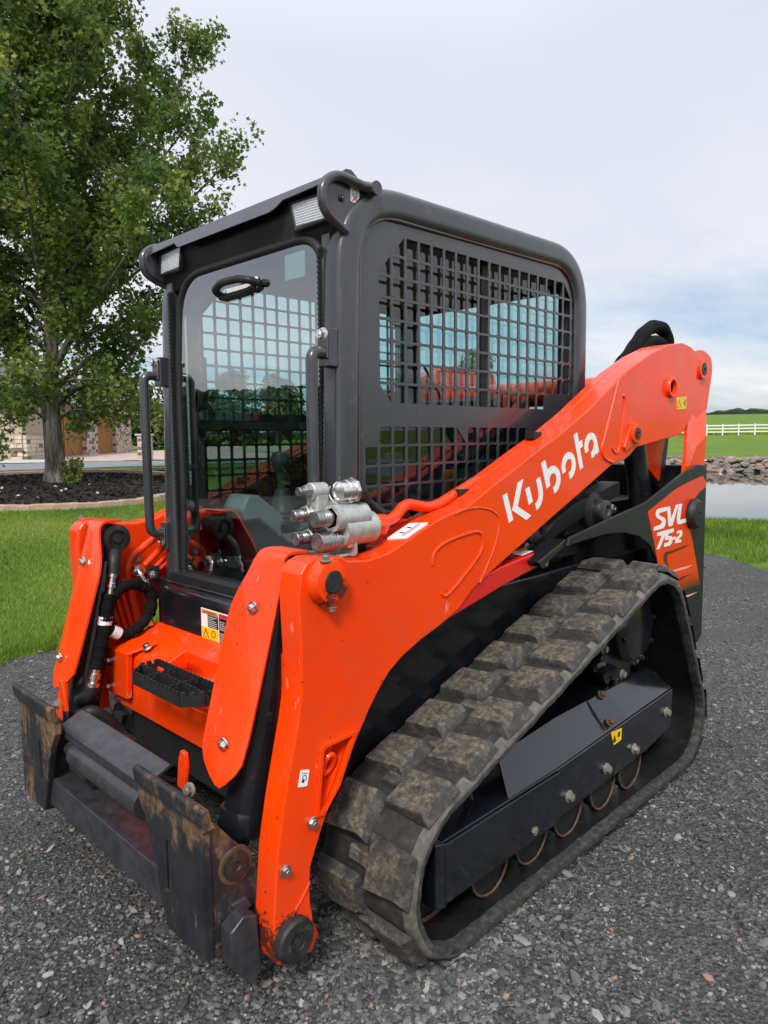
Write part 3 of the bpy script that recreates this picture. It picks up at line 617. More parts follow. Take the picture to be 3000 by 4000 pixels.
    for z, xi, xo in prof:
        xm = min(max(0.525, xi+0.002), xo-0.001); rows.append([(xi, yy(z)+0.010*(0.45-xi)/0.1*(xi < .45), z), (xi+(xm-xi)*0.4, yy(z), z), (xm, yy(z), z), (xo, yy(z)+0.012*(xo-xm)/0.03, z)])
    for y, z in ((-0.391,1.010),(-0.383,1.018),(-0.370,1.0235),(-0.35,1.0245),(-0.318,1.022)): rows.append([(0.449,y,z),(0.48,y,z),(0.525,y,z),(0.555,y+0.002,z-0.001)])
    cg = obj('cylinder_guard', MB().sheet(rows).side(sg), 'orange_paint', loader, solid=0.007, bevel=0.002, angle=50)
    for p in ((0.492, -0.432, 0.894), (0.491, -0.525, 0.582)): bolt((p[0]*s_, p[1]-0.003, p[2]), (0, -1, -0.298), 0.0115, cg)
    # tilt cylinder
    tcyl = obj('tilt_cylinder', cyl((0.492*s_, -0.360, 0.885), (0.478*s_, -0.478, 0.36), 0.052, 32), 'black_paint', loader)
    obj('cylinder_head', MB().lathe([(0.0,0),(0.056,0),(0.058,0.01),(0.058,0.05),(0.050,0.062),(0,0.062)], (0.475*s_, -0.470, 0.396), (0, -0.2199, -0.9755), 32), 'black_paint', tcyl)
    obj('cylinder_rod', cyl((0.475*s_, -0.476, 0.36), (0.475*s_, -0.52, 0.26), 0.021, 20), 'bright_steel', tcyl)
    obj('rod_wiper', cyl((0.475*s_, -0.483, 0.338), (0.475*s_, -0.497, 0.302), 0.029, 20), 'black_plastic', tcyl)
    obj('cylinder_neck', MB().box(0.462, 0.522, -0.375, -0.315, 0.86, 0.95).side(sg), 'black_paint', tcyl, bevel=0.012)
    obj('arm_inner_plate', MB().box(0.530, 0.573, -0.395, -0.355, 0.35, 0.78).side(sg), 'orange_paint', a, bevel=0.004)
    obj('cylinder_eye', MB().lathe([(0,0),(0.048,0),(0.048,0.075),(0.030,0.078),(0.028,0.07),(0.016,0.07),(0.014,0.08),(0,0.08)], (0.53*s_, -0.333, 0.962), (-s_, 0, 0), 32), 'greasy_pin', tcyl)
def letters():
    a = ARMS[1]; X0 = 0.6506
    G = [[(.360,1.119),(.382,1.128),(.416,1.044),(.395,1.035)], [(.468,1.166),(.440,1.083),(.516,1.048),(.488,1.036),(.412,1.072),(.440,1.155)],
     [(.481,1.133),(.503,1.141),(.524,1.093),(.502,1.083)], [(.542,1.160),(.564,1.168),(.580,1.132),(.583,1.111),(.580,1.095),(.571,1.079),(.558,1.068),(.547,1.063),(.538,1.084),(.547,1.087),(.556,1.096),(.559,1.107),(.557,1.121)],
     [(.570,1.212),(.593,1.221),(.609,1.186),(.619,1.195),(.632,1.201),(.648,1.202),(.663,1.197),(.678,1.187),(.686,1.174),(.689,1.159),(.687,1.143),(.679,1.128),(.667,1.116),(.652,1.110),(.643,1.131),(.654,1.134),(.661,1.142),(.665,1.152),(.662,1.165),(.656,1.174),(.643,1.178),(.631,1.175),(.623,1.166),(.620,1.154),(.626,1.138),(.604,1.129)],
     [(.702,1.172),(.695,1.191),(.697,1.207),(.704,1.224),(.718,1.238),(.736,1.245),(.755,1.243),(.770,1.235),(.781,1.222),(.786,1.205),(.784,1.185),(.776,1.171),(.764,1.159),(.750,1.153),(.741,1.175),(.751,1.178),(.759,1.186),(.763,1.199),(.760,1.211),(.754,1.219),(.742,1.222),(.729,1.218),(.720,1.209),(.717,1.196),(.723,1.181)],
     [(.769,1.301),(.792,1.310),(.805,1.277),(.824,1.285),(.832,1.263),(.812,1.255),(.837,1.191),(.816,1.182)],
     [(.851,1.238),(.844,1.256),(.846,1.275),(.855,1.293),(.870,1.305),(.890,1.310),(.908,1.307),(.922,1.296),(.932,1.279),(.947,1.242),(.926,1.232),(.922,1.239),(.914,1.227),(.898,1.220),(.888,1.240),(.899,1.244),(.908,1.255),(.910,1.268),(.905,1.280),(.892,1.287),(.878,1.283),(.869,1.271),(.867,1.260),(.872,1.247)]]
    for g in (G[0:2], G[2:4], G[4:5], G[5:6], G[6:7], G[7:8]):
        mb = MB()
        for p in g: mb.prism(p, 0, X0-0.001, X0+0.0008)
        obj('letter', mb, 'white_decal', a, smooth=False)
    st = obj('lifting_sticker', MB().prism(arc_round([(-.430,.535),(-.404,.527),(-.412,.490),(-.439,.496)], .003), 0, 0.6505, 0.6516), 'white_decal', a, smooth=False)
    obj('sticker_print', MB().tube([(0.652, -0.420+0.006*math.cos(t), 0.513+0.0065*math.sin(t)) for t in np.linspace(0, 6.283, 15)], 0.0009, 4).prism([(-.427,.5265),(-.410,.5215),(-.410,.5205),(-.427,.5255)], 0, 0.6512, 0.6522).prism([(-.430,.506),(-.422,.512),(-.421,.501)], 0, 0.6512, 0.6522), 'black_print', a)
    obj('warning_sticker', MB().prism([(1.603,1.456),(1.702,1.464),(1.706,1.412),(1.607,1.406)], 0, 0.6505, 0.6516), 'yellow_decal', a, smooth=False)
    obj('sticker_print', MB().prism([(1.612,1.414),(1.629,1.450),(1.650,1.418),(1.646,1.418),(1.629,1.443),(1.617,1.417),(1.650,1.420)], 0, 0.6512, 0.6520).prism([(1.668,1.437),(1.685,1.438),(1.685,1.434),(1.668,1.433)], 0, 0.6512, 0.6520).prism([(1.686,1.452),(1.694,1.450),(1.694,1.424),(1.686,1.422)], 0, 0.6512, 0.6520), 'brown_print', a)
    # paper label lying on the arm's upper face
    lb = [(-0.060,1.038),(0.022,1.068)]
    v = [(0.585,-0.070,1.0295),(0.585,0.015,1.0608),(0.640,0.030,1.0660),(0.640,-0.052,1.0365)]
    o = obj('paper_label', MB().add([(p[0],p[1],p[2]+0.0032) for p in v]+[(p[0],p[1],p[2]-0.002) for p in v], [(0,1,2,3),(0,4,5,1),(1,5,6,2),(2,6,7,3),(3,7,4,0)]), 'white_decal', a, smooth=False)
    mb = MB()
    for (cx_, cy_) in ((0.606, -0.035), (0.606, -0.005)):
        z_ = 1.0295+(cy_+0.07)*0.368
        mb.box(cx_-0.006, cx_+0.006, cy_-0.006, cy_+0.008, z_+0.0030, z_+0.0040)
    for k in range(3): mb.add([(0.618+k*0.006, -0.055, 1.0405), (0.6195+k*0.006, -0.055, 1.0405), (0.6195+k*0.006, 0.018, 1.0674), (0.618+k*0.006, 0.018, 1.0674)], [(0,1,2,3)])
    obj('label_print', mb, 'black_print', a, smooth=False)
letters()
# ---- quick-attach hitch
HY = -0.63
hit = obj('hitch_crossbar', MB().box(-0.40, 0.40, HY+0.004, HY+0.022, 0.146, 0.240).box(-0.40, 0.40, HY+0.022, HY+0.115, 0.222, 0.236), 'worn_plate', loader, bevel=0.003)
for sg in (1, -1):
    pl_ = [(0.268,0.452),(0.590,0.452),(0.566,0.430),(0.566,0.127),(0.390,0.127),(0.348,0.243),(0.312,0.355),(0.268,0.412)]
    hp = obj('hitch_plate', MB().prism(pl_, 1, HY-0.012, HY+0.010).side(sg), 'worn_black_steel', loader, bevel=0.003)
    hp['label'] = 'worn black hitch plate nearest the camera' if sg > 0 else 'worn black hitch plate on the far side'
    cut(hp, MB().prism(arc_round([(0.398,0.225),(0.408,0.225),(0.408,0.352),(0.398,0.352)], .004), 1, HY-0.05, HY+0.05).side(sg))
    obj('hitch_lip', MB().prism([(HY-0.012,0.448),(HY-0.020,0.458),(HY-0.024,0.491),(HY-0.019,0.4985),(HY-0.006,0.497),(HY-0.001,0.470),(HY+0.010,0.448)], 0, 0.266, 0.592).side(sg), 'worn_black_steel', hp, bevel=0.003)
    sd = [(-0.618,0.445),(-0.618,0.13),(-0.574,0.104),(-0.52,0.13),(-0.485,0.19),(-0.49,0.285),(-0.525,0.345),(-0.56,0.385),(-0.595,0.43)]
    obj('hitch_side_plate', MB().prism(sd, 0, 0.535, 0.558).side(sg), 'worn_black_steel', hp, bevel=0.003)
    obj('hitch_side_plate', MB().prism(sd, 0, 0.395, 0.415).side(sg), 'worn_black_steel', hp, bevel=0.003)
    obj('hitch_base', MB().box(0.395, 0.56, -0.618, -0.52, 0.120, 0.150).side(sg), 'worn_black_steel', hp, bevel=0.004)
    obj('rod_pin', MB().lathe([(0,0),(0.034,0),(0.034,0.007),(0.012,0.008),(0.010,0.004),(0,0.004)], (0.557*sg, -0.553, 0.318), (sg, 0, 0), 28), 'greasy_pin', hp)
    obj('pin_rust_ring', MB().lathe([(0.033,0),(0.046,0),(0.044,0.003),(0.033,0.003)], (0.557*sg, -0.553, 0.318), (sg, 0, 0), 28), 'rusty_iron', hp)
    obj('rod_eye', MB().lathe([(0,0),(0.046,0),(0.046,0.10),(0,0.10)], (0.425*sg, -0.540, 0.275), (sg, 0, 0), 28), 'worn_black_steel', hp)
    wedge = [(-0.600,0.196),(-0.565,0.220),(-0.528,0.205),(-0.522,0.062),(-0.552,0.042),(-0.600,0.112)]
    obj('pivot_bracket', MB().prism(wedge, 0, 0.5585, 0.606).side(sg).add(*(lambda c: (c.v, c.f))(MB().prism([(-0.575,0.235),(-0.53,0.235),(-0.515,0.205),(-0.56,0.195)], 0, 0.555, 0.570).side(sg))), 'worn_plate', hp, bevel=0.005)
    # locking lever
    lv = [(0.345,0.445),(0.378,0.440),(0.392,0.510),(0.388,0.540),(0.368,0.543),(0.357,0.520)]
    le = obj('locking_lever', MB().prism(lv, 1, -0.578, -0.566).side(sg), 'red_paint' if 0 else 'orange_paint', loader, bevel=0.003)
    obj('lever_link', MB().prism([(0.33,0.30),(0.36,0.30),(0.378,0.44),(0.345,0.445)], 1, -0.576, -0.568).side(sg), 'greasy_pin', le, bevel=0.002)
    bolt((0.405*sg, -0.575, 0.455), (0.3*sg, -1, 0.2), 0.012, le, 'bolt_dull')
cp = obj('hitch_cover_plate', MB().prism([(-0.606,0.386),(-0.608,0.412),(-0.602,0.418),(-0.535,0.450),(-0.525,0.443),(-0.594,0.411),(-0.599,0.407),(-0.598,0.386)], 0, -0.325, 0.235), 'worn_plate', loader, bevel=0.002)
obj('lock_cylinder', MB().tube([(-0.235,-0.585,0.345),(0.20,-0.585,0.345)], 0.040, 24), 'worn_plate', cp)
obj('lock_cylinder_gland', MB().tube([(-0.30,-0.585,0.345),(-0.235,-0.585,0.345)], 0.022, 16).tube([(0.20,-0.585,0.345),(0.31,-0.585,0.345)], 0.022, 16), 'greasy_pin', cp)
obj('pivot_tube', MB().tube([(-0.53,-0.50,0.20),(0.53,-0.50,0.20)], 0.036, 24), 'greasy_pin', hit)
obj('pivot_stub', MB().tube([(-0.30,-0.56,0.285),(-0.18,-0.56,0.285)], 0.033, 22), 'greasy_pin', hit)

# ---- hoses and hydraulic lines inside the far arm
fa = ARMS[-1]
for k, (dy, dz, r_) in enumerate(((0, 0, 0.0135), (0.035, -0.045, 0.0125), (0.055, -0.085, 0.010), (0.07, -0.115, 0.010))):
    up = [(-0.545, 1.05+dy, 1.43+dz), (-0.512, 0.30+dy, 1.125+dz), (-0.512, -0.13+dy*0.6, 0.965+dz*0.85)]
    if k == 0: up += [(-0.508, -0.262, 0.882), (-0.508, -0.280, 0.845), (-0.508, -0.27, 0.775), (-0.508, -0.245, 0.63)]
    elif k == 1: up += [(-0.508, -0.215, 0.845)]
    else: up += [(-0.508, -0.19-0.01*k, 0.845-0.02*k)]
    obj('hydraulic_pipe', MB().tube(bend(up, 0.07, 6), r_, 12), 'orange_paint', fa)
for k in range(3):
    y = -0.305-0.022*k; obj('hydraulic_pipe', MB().tube(bend([(-0.54, y+0.035, 0.80-0.012*k), (-0.515, y, 0.79-0.012*k), (-0.515, y+0.045, 0.60)], 0.03), 0.0085, 10), 'orange_paint', fa)
obj('pipe_clamp', MB().box(-0.515, -0.485, -0.215, -0.165, 0.785, 0.842), 'black_plastic', fa, bevel=0.004); bolt((-0.484, -0.194, 0.813), (1, 0, 0), 0.0105, fa)
bolt((-0.512, -0.238, 0.872), (1, 0, 0), 0.009, fa, 'bolt_dull')
obj('pipe_block', MB().lathe([(0,0),(0.026,0),(0.024,0.03),(0,0.03)], (-0.52, -0.239, 0.832), (1, 0, 0), 6), 'orange_paint', fa)
obj('hose_elbow', MB().tube(bend([(-0.50,-0.262,0.838),(-0.44,-0.268,0.842),(-0.43,-0.250,0.795)], 0.02, 6), 0.0090, 12).lathe([(0,0),(0.020,0),(0.020,0.018),(0.013,0.02),(0,0.02)], (-0.475,-0.265,0.840), (1,0.2,0), 6).lathe([(0,0),(0.014,0),(0.014,0.022),(0,0.022)], (-0.430,-0.252,0.808), (0,0.2,-1), 10), 'bright_steel', fa)
def sleeve(pts, r_, name='hose_sleeve'):
    P = smooth_path(pts, 10); R_ = [r_*(1+0.07*math.sin(i*0.83)+0.05*math.sin(i*2.1+1)) for i in range(len(P))]
    return obj(name, MB().tube(P, R_, 14), 'sleeve_fabric', fa)
sleeve([(-0.43,-0.250,0.790),(-0.43,-0.230,0.751),(-0.43,-0.235,0.700),(-0.43,-0.241,0.688)], 0.021)
sleeve([(-0.43,-0.255,0.785),(-0.427,-0.292,0.802),(-0.424,-0.343,0.795),(-0.42,-0.380,0.760),(-0.418,-0.395,0.715),(-0.415,-0.400,0.66)], 0.020)
sleeve([(-0.43,-0.235,0.705),(-0.428,-0.262,0.662),(-0.425,-0.300,0.640),(-0.42,-0.335,0.634),(-0.415,-0.372,0.645),(-0.413,-0.396,0.668)], 0.018)
sleeve([(-0.412,-0.392,0.785),(-0.410,-0.404,0.738),(-0.408,-0.410,0.691),(-0.408,-0.424,0.631),(-0.410,-0.437,0.584),(-0.412,-0.447,0.541)], 0.021)
obj('hose_fitting', MB().lathe([(0,0),(0.016,0),(0.016,0.018),(0.013,0.02),(0.013,0.030),(0.018,0.032),(0.018,0.048),(0,0.048)], (-0.43,-0.242,0.694), (0,-0.05,-1), 10), 'bright_steel', fa)
obj('hose_fitting', MB().lathe([(0,0),(0.019,0),(0.019,0.014),(0.014,0.016),(0.014,0.034),(0.017,0.036),(0.017,0.050),(0.012,0.052),(0.012,0.075),(0,0.075)], (-0.425,-0.368,0.852), (0.1,-0.25,-1), 10), 'bright_steel', fa)
obj('hose_fitting', MB().lathe([(0,0),(0.015,0),(0.015,0.016),(0.020,0.018),(0.020,0.036),(0.014,0.038),(0.014,0.046),(0.022,0.048),(0.022,0.064),(0,0.064)], (-0.412,-0.447,0.543), (0.0,-0.25,-1), 10), 'bright_steel', fa)
obj('hose_elbow_boot', MB().tube(bend([(-0.455,-0.345,0.915),(-0.432,-0.358,0.895),(-0.425,-0.367,0.848)], 0.02), 0.021, 14).tube(bend([(-0.412,-0.463,0.485),(-0.414,-0.470,0.455),(-0.45,-0.49,0.43)], 0.02), 0.024, 14), 'black_plastic', fa)
obj('hose_tag', MB().tube([(-0.411,-0.407,0.712),(-0.411,-0.411,0.684)], 0.0235, 16), 'white_decal', fa)
obj('hose_tag', MB().tube([(-0.416,-0.362,0.641),(-0.414,-0.388,0.659)], 0.0215, 16), 'white_decal', fa)
obj('lower_hose', MB().tube(smooth_path([(-0.44,-0.50,0.385),(-0.41,-0.475,0.400),(-0.40,-0.44,0.375),(-0.39,-0.39,0.31)]), 0.024, 12), 'rubber_seal', fa)

# ---- cab
def sect_sweep(path, hx, hn, cx_, n=5):
    """rounded box section swept along a (y,z) path"""
    sec = arc_round([(-hx,-hn),(hx,-hn),(hx,hn),(-hx,hn)], min(hx, hn)*0.75, n)
    P = path; v = []; m_ = len(sec)
    for i, (y, z) in enumerate(P):
        a_ = P[max(i-1,0)]; b_ = P[min(i+1,len(P)-1)]; ty, tz = b_[0]-a_[0], b_[1]-a_[1]; L_ = math.hypot(ty, tz); ny, nz = -tz/L_, ty/L_
        v += [(cx_+sx, y+ny*sn, z+nz*sn) for sx, sn in sec]
    f = [(i*m_+k, i*m_+(k+1) % m_, (i+1)*m_+(k+1) % m_, (i+1)*m_+k) for i in range(len(P)-1) for k in range(m_)]
    f += [tuple(range(m_))[::-1], tuple(range((len(P)-1)*m_, len(P)*m_))]
    return MB().add(v, f)
post = arc_round([(-0.112,0.795),(-0.082,1.945),(0.45,1.955),(1.128,1.965),(1.132,0.98)], [0,0.20,0,0.20,0], 12)
post = [(-0.112,0.80)]+post[1:]
cabf = obj('cab_frame', sect_sweep(post, 0.040, 0.043, 0.437), 'grey_cab_paint', loader, angle=60)
obj('cab_frame_tube', sect_sweep(post, 0.040, 0.043, -0.437), 'grey_cab_paint', cabf, angle=60)
seam = arc_round([(-0.066,0.83),(-0.045,1.905),(0.45,1.912),(1.085,1.922),(1.088,1.0)], [0,0.15,0,0.16,0], 10)[1:]
for sg in (1, -1): obj('weld_seam', MB().tube([(0.4655*sg, y, z) for y, z in [(-0.066,0.83),(-0.058,1.2),(-0.052,1.6)]+seam], [0.0045+0.0012*math.sin(i*2.1) for i in range(len(seam)+3)], 8), 'grey_cab_paint', cabf)
cy0, pit_, hw, hh = 0.0300, 0.0577, 0.0475, 0.0520
def perforated(sg):
    ks = list(range(-1, 19)); rows_u = [1.867-0.0597*j for j in range(8)]; rows_l = [1.329-0.0570*j for j in range(8)]
    ylines = [-0.075]; hole_cols = {}
    for k in ks:
        a_ = cy0+pit_*k; hole_cols[len(ylines)] = k; ylines += [a_, a_+hw]
    ylines.append(1.145)
    allrows = [(z, 'u', j) for j, z in enumerate(rows_u)]+[(z, 'l', j) for j, z in enumerate(rows_l)]
    zl = [1.965]; hole_rows = {}
    for z, w_, j in allrows: hole_rows[len(zl)] = (w_, j); zl += [z, z-(hh if w_ == 'u' else 0.0495)]
    zl.append(0.83)
    def state(k, w_, j):
        if w_ == 'u':
            if k < 0: return 0
            lo = {0: 2}.get(j, 0); hi = {0: 16, 1: 17, 7: 14}.get(j, 18)
            if j == 0 and k == 1: return 'a'
            if j == 1 and k == 0: return 'a'
            if j == 0 and k == 17: return 'b'
            if j == 1 and k == 18: return 'b'
            if j == 7 and k == 0: return 'c'
            if j == 6 and k == 18: return 'd'
            return 1 if lo <= k <= hi else 0
        lo = -1 if j >= 1 else 0; hi = 12 if j == 0 else 12-j
        if j == 0 and k == 6: return 'b'
        return 1 if lo <= k <= hi else 0
    bm = bmesh.new(); V = {}
    def vt(y, z):
        key = (round(y, 5), round(z, 5))
        if key not in V: V[key] = bm.verts.new((0.459, y, z))
        return V[key]
    r_ = 0.006
    for i in range(len(ylines)-1):
        for q in range(len(zl)-1):
            ya, yb_ = ylines[i], ylines[i+1]; za, zb_ = zl[q], zl[q+1]
            st = state(hole_cols[i], *hole_rows[q]) if (i in hole_cols and q in hole_rows) else 0
            A_, B_, C_, D_ = vt(ya, za), vt(yb_, za), vt(yb_, zb_), vt(ya, zb_)
            if st == 0: bm.faces.new((A_, D_, C_, B_))
            elif st == 1:      # rounded corners of the hole
                for (p, sy, sz) in ((A_, 1, -1), (B_, -1, -1), (C_, -1, 1), (D_, 1, 1)):
                    y_, z_ = p.co.y, p.co.z; a1 = bm.verts.new((0.459, y_+sy*r_, z_)); a2 = bm.verts.new((0.459, y_, z_+sz*r_)); a3 = bm.verts.new((0.459, y_+sy*r_*0.3, z_+sz*r_*0.3)); bm.faces.new((p, a1, a3, a2))
            elif st == 'a': bm.faces.new((A_, D_, B_))
            elif st == 'b': bm.faces.new((A_, C_, B_))
            elif st == 'c': bm.faces.new((A_, D_, C_)) if 0 else bm.faces.new((D_, C_, A_))
            elif st == 'd': bm.faces.new((D_, C_, B_))
    for (py, pz, ny, nz) in ((-0.075,1.86,-0.94,0.34),(-0.03,1.92,-0.72,0.69),(0.04,1.955,-0.36,0.93),(1.145,1.86,0.94,0.34),(1.10,1.925,0.70,0.71),(1.03,1.965,0.36,0.93)):
        g = bm.verts[:]+bm.edges[:]+bm.faces[:]
        bmesh.ops.bisect_plane(bm, geom=g, plane_co=(0.459, py, pz), plane_no=(0, ny, nz), clear_outer=True)
    bmesh.ops.recalc_face_normals(bm, faces=bm.faces)
    if sg < 0:
        for v_ in bm.verts: v_.co.x *= -1
    me = bpy.data.meshes.new('perforated_panel'); bm.to_mesh(me); bm.free(); me.materials.append(M['grey_cab_paint'])
    o = bpy.data.objects.new('perforated_panel', me); link(o, cabf)
    s = o.modifiers.new('thick', 'SOLIDIFY'); s.thickness = 0.0045; s.offset = 0
    return o
perforated(1); perforated(-1)
for sg in (1, -1):
    obj('side_window', MB().box(0.425, 0.4255, 0.0, 1.09, 1.36, 1.91).side(sg) if 0 else MB().add([(0.425*sg,-0.03,1.33),(0.425*sg,1.09,1.33),(0.425*sg,1.09,1.91),(0.425*sg,-0.03,1.91)], [(0,1,2,3)]), 'side_glass', cabf, smooth=False)
    obj('window_divider', MB().box(0.418, 0.432, 0.545, 0.580, 1.35, 1.90).box(0.418, 0.432, -0.03, 1.09, 1.335, 1.36).side(sg), 'black_plastic', cabf, bevel=0.003)
    obj('lower_window', MB().add([(0.430*sg,-0.03,0.90),(0.430*sg,1.09,0.90),(0.430*sg,1.09,1.33),(0.430*sg,-0.03,1.33)], [(0,1,2,3)]), 'dark_glass', cabf, smooth=False)
roof = obj('roof_panel', MB().prism([(-0.055,1.925),(-0.02,1.965),(0.05,1.992),(0.45,2.004),(1.0,2.004),(1.09,1.985),(1.14,1.93),(1.12,1.91),(0.5,1.93),(0.0,1.91)], 0, -0.42, 0.42), 'grey_cab_paint', cabf, bevel=0.01)
obj('roof_lining', MB().box(-0.395, 0.395, 0.0, 1.10, 1.885, 1.905), 'lining_grey', cabf)
# rear of the cab with its window
obj('rear_wall', MB().box(-0.40, 0.40, 1.115, 1.135, 0.80, 1.34).box(-0.40, -0.375, 1.115, 1.135, 1.34, 1.93).box(0.375, 0.40, 1.115, 1.135, 1.34, 1.93).box(-0.375, 0.375, 1.115, 1.135, 1.86, 1.93), 'black_plastic', cabf)
obj('rear_window', MB().add([(-0.375,1.125,1.34),(0.375,1.125,1.34),(0.375,1.125,1.86),(-0.375,1.125,1.86)], [(0,1,2,3)]), 'side_glass', cabf, smooth=False)
obj('rear_lamp_bracket', MB().prism([(1.14,1.97),(1.175,1.95),(1.19,1.93),(1.185,1.87),(1.16,1.86)], 0, 0.34, 0.43), 'grey_cab_paint', cabf, bevel=0.003)
# visor over the door
vis = obj('visor', MB().prism([(0.02,1.992),(-0.142,1.973),(-0.152,1.968),(-0.140,1.958),(0.02,1.975)], 0, -0.462, 0.462), 'grey_cab_paint', cabf, bevel=0.003)
lip = [(-0.462,1.966),(0.462,1.966),(0.462,1.950),(0.285,1.945),(0.262,1.928),(0.238,1.921),(-0.255,1.921),(-0.275,1.928),(-0.298,1.944),(-0.440,1.936),(-0.462,1.93)]
lm = MB().prism(lip, 1, -0.164, -0.157); lm.v = [(x, y+(z-1.945)*0.45, z+(0.003 if z > 1.96 else 0)) for x, y, z in lm.v]; obj('visor_lip', lm, 'grey_cab_paint', vis, bevel=0.002)
obj('visor_underside', MB().sheet([[(-0.455,-0.135,1.952),(0.455,-0.135,1.952)],[(-0.455,-0.128,1.90),(0.455,-0.128,1.90)],[(-0.445,-0.118,1.855),(0.445,-0.118,1.855)],[(-0.44,-0.112,1.81),(0.44,-0.112,1.81)],[(-0.44,-0.09,1.81),(0.44,-0.09,1.81)]]), 'black_plastic', vis, solid=0.004)
for sg in (1, -1):
    obj('visor_cheek', MB().prism(arc_round([(0.03,1.968),(-0.14,1.972),(-0.188,1.935),(-0.182,1.872),(-0.098,1.836),(-0.06,1.84)], [0,.045,.045,.045,0,0]), 0, 0.456, 0.466).side(sg), 'grey_cab_paint', vis, bevel=0.002)
    obj('guard_tube', MB().tube(bend([(0.478*sg,-0.015,1.962),(0.478*sg,-0.14,1.972),(0.478*sg,-0.188,1.935),(0.478*sg,-0.182,1.872),(0.470*sg,-0.098,1.836)], 0.045, 7), 0.0130, 14), 'grey_cab_paint', vis)
    obj('tube_end', cyl((0.455*sg,-0.010,1.962), (0.500*sg,-0.010,1.962), 0.0185, 18), 'grey_cab_paint', vis)
    lamp = obj('work_lamp', MB().add([(x*sg, y, z) for x, y, z in [(0.290,-0.146,1.940),(0.432,-0.146,1.935),(0.440,-0.143,1.866),(0.310,-0.143,1.863),(0.300,-0.10,1.93),(0.425,-0.10,1.925),(0.43,-0.10,1.87),(0.315,-0.10,1.868)]], [(0,4,5,1),(1,5,6,2),(2,6,7,3),(3,7,4,0),(4,7,6,5)]), 'black_plastic', vis, solid=0.006)
    obj('lamp_reflector', MB().add([(x*sg, y, z) for x, y, z in [(0.298,-0.132,1.934),(0.424,-0.132,1.929),(0.432,-0.130,1.872),(0.316,-0.130,1.869),(0.32,-0.105,1.92),(0.41,-0.105,1.918),(0.415,-0.105,1.88),(0.325,-0.105,1.88)]], [(0,4,5,1),(1,5,6,2),(2,6,7,3),(3,7,4,0),(4,7,6,5)]), 'lamp_reflector', vis)
    rb = MB()
    for k in range(9):
        z = 1.932-k*0.0068; rb.tube([((0.300+k*0.002)*sg, -0.140, z), ((0.424+k*0.001)*sg, -0.140, z-0.004)], 0.0030, 6)
    obj('lamp_lens', rb, 'lens_ribs', vis)
    obj('lamp_glass', MB().add([(x*sg, y, z) for x, y, z in [(0.296,-0.145,1.936),(0.426,-0.145,1.931),(0.434,-0.143,1.870),(0.314,-0.143,1.867)]], [(0,1,2,3)]), 'clear_lens', vis, smooth=False)
eye = obj('lifting_eye', MB().prism([(-0.10,1.985),(-0.045,2.024),(-0.025,2.026),(0.03,1.99)], 0, 0.405, 0.415), 'grey_cab_paint', cabf)
cut(eye, cyl((0.38,-0.032,2.012), (0.44,-0.032,2.012), 0.006, 12))
stk = obj('no_lift_sticker', MB().prism(arc_round([(-0.078,1.960),(-0.046,1.957),(-0.046,1.918),(-0.078,1.920)], .003), 0, 0.4662, 0.4672), 'white_decal', vis, smooth=False)
obj('sticker_print', MB().tube([(0.4675,-0.062+0.008*math.cos(t),0.9475+1.0+0.0065*math.sin(t)) for t in np.linspace(0,6.283,15)], 0.0008, 4), 'black_print', vis)
obj('sticker_cross', MB().prism([(-0.073,1.9395),(-0.069,1.9395),(-0.052,1.9225),(-0.056,1.9225)], 0, 0.4672, 0.4682).prism([(-0.052,1.9395),(-0.056,1.9395),(-0.073,1.9225),(-0.069,1.9225)], 0, 0.4672, 0.4684), 'red_sign', vis, smooth=False)
bolt((0.467,-0.110,1.92), (1,0,0), 0.006, vis, 'black_paint')
# door: rubber seal, frame and glass
dpath = arc_round([(-0.395,0.815),(0.395,0.815),(0.412,1.30),(0.400,1.845),(-0.345,1.845),(-0.385,1.45),(-0.372,1.10)], [.02,.05,0,.11,.14,.2,.3], 8)
door = obj('door_seal', MB().tube([(x, -0.118, z) for x, z in dpath+dpath[:1]], 0.014, 10), 'rubber_seal', loader)
ins = [(x*0.93, 1.33+(z-1.33)*0.955) for x, z in dpath]
n_ = len(dpath); v = [(x,-0.112,z) for x, z in dpath]+[(x,-0.112,z) for x, z in ins]
obj('door_frame', MB().add(v, [(i,(i+1) % n_,n_+(i+1) % n_,n_+i) for i in range(n_)]), 'black_plastic', door, solid=0.014, bevel=0.003)
obj('door_glass', MB().add([(x,-0.1215,z) for x, z in [(p[0]*0.99, 1.33+(p[1]-1.33)*0.99) for p in dpath]], [tuple(range(n_))]), 'tinted_glass', door, smooth=False)
rib = MB()
for i in range(70):     # corrugated edge trim
    for sg in (1, -1): rib.box(0.400*sg-0.005, 0.400*sg+0.005, -0.138, -0.128, 0.84+i*0.0138, 0.848+i*0.0138)
for sg in (1, -1): rib.box(0.400*sg-0.006, 0.400*sg+0.006, -0.134, -0.120, 0.835, 1.805)
tag(obj('edge_trim', rib, 'rubber_seal', door), kind='stuff')
for sg in (1, -1):
    obj('post_flange', MB().box(0.398, 0.432, -0.124, -0.085, 0.80, 1.84).side(sg), 'grey_cab_paint', cabf, bevel=0.004)
obj('door_sill', MB().box(-0.44, 0.44, -0.155, -0.07, 0.795, 0.828), 'black_plastic', cabf, bevel=0.006)
obj('door_handle', MB().tube(bend([(-0.085,-0.126,1.748),(-0.080,-0.156,1.760),(-0.03,-0.162,1.775),(0.06,-0.162,1.773),(0.108,-0.156,1.763),(0.110,-0.126,1.758)], 0.02), 0.0115, 14).tube(bend([(-0.085,-0.128,1.746),(-0.05,-0.128,1.738),(0.07,-0.128,1.740),(0.108,-0.128,1.750)], 0.02), 0.0125, 12), 'black_plastic', door)
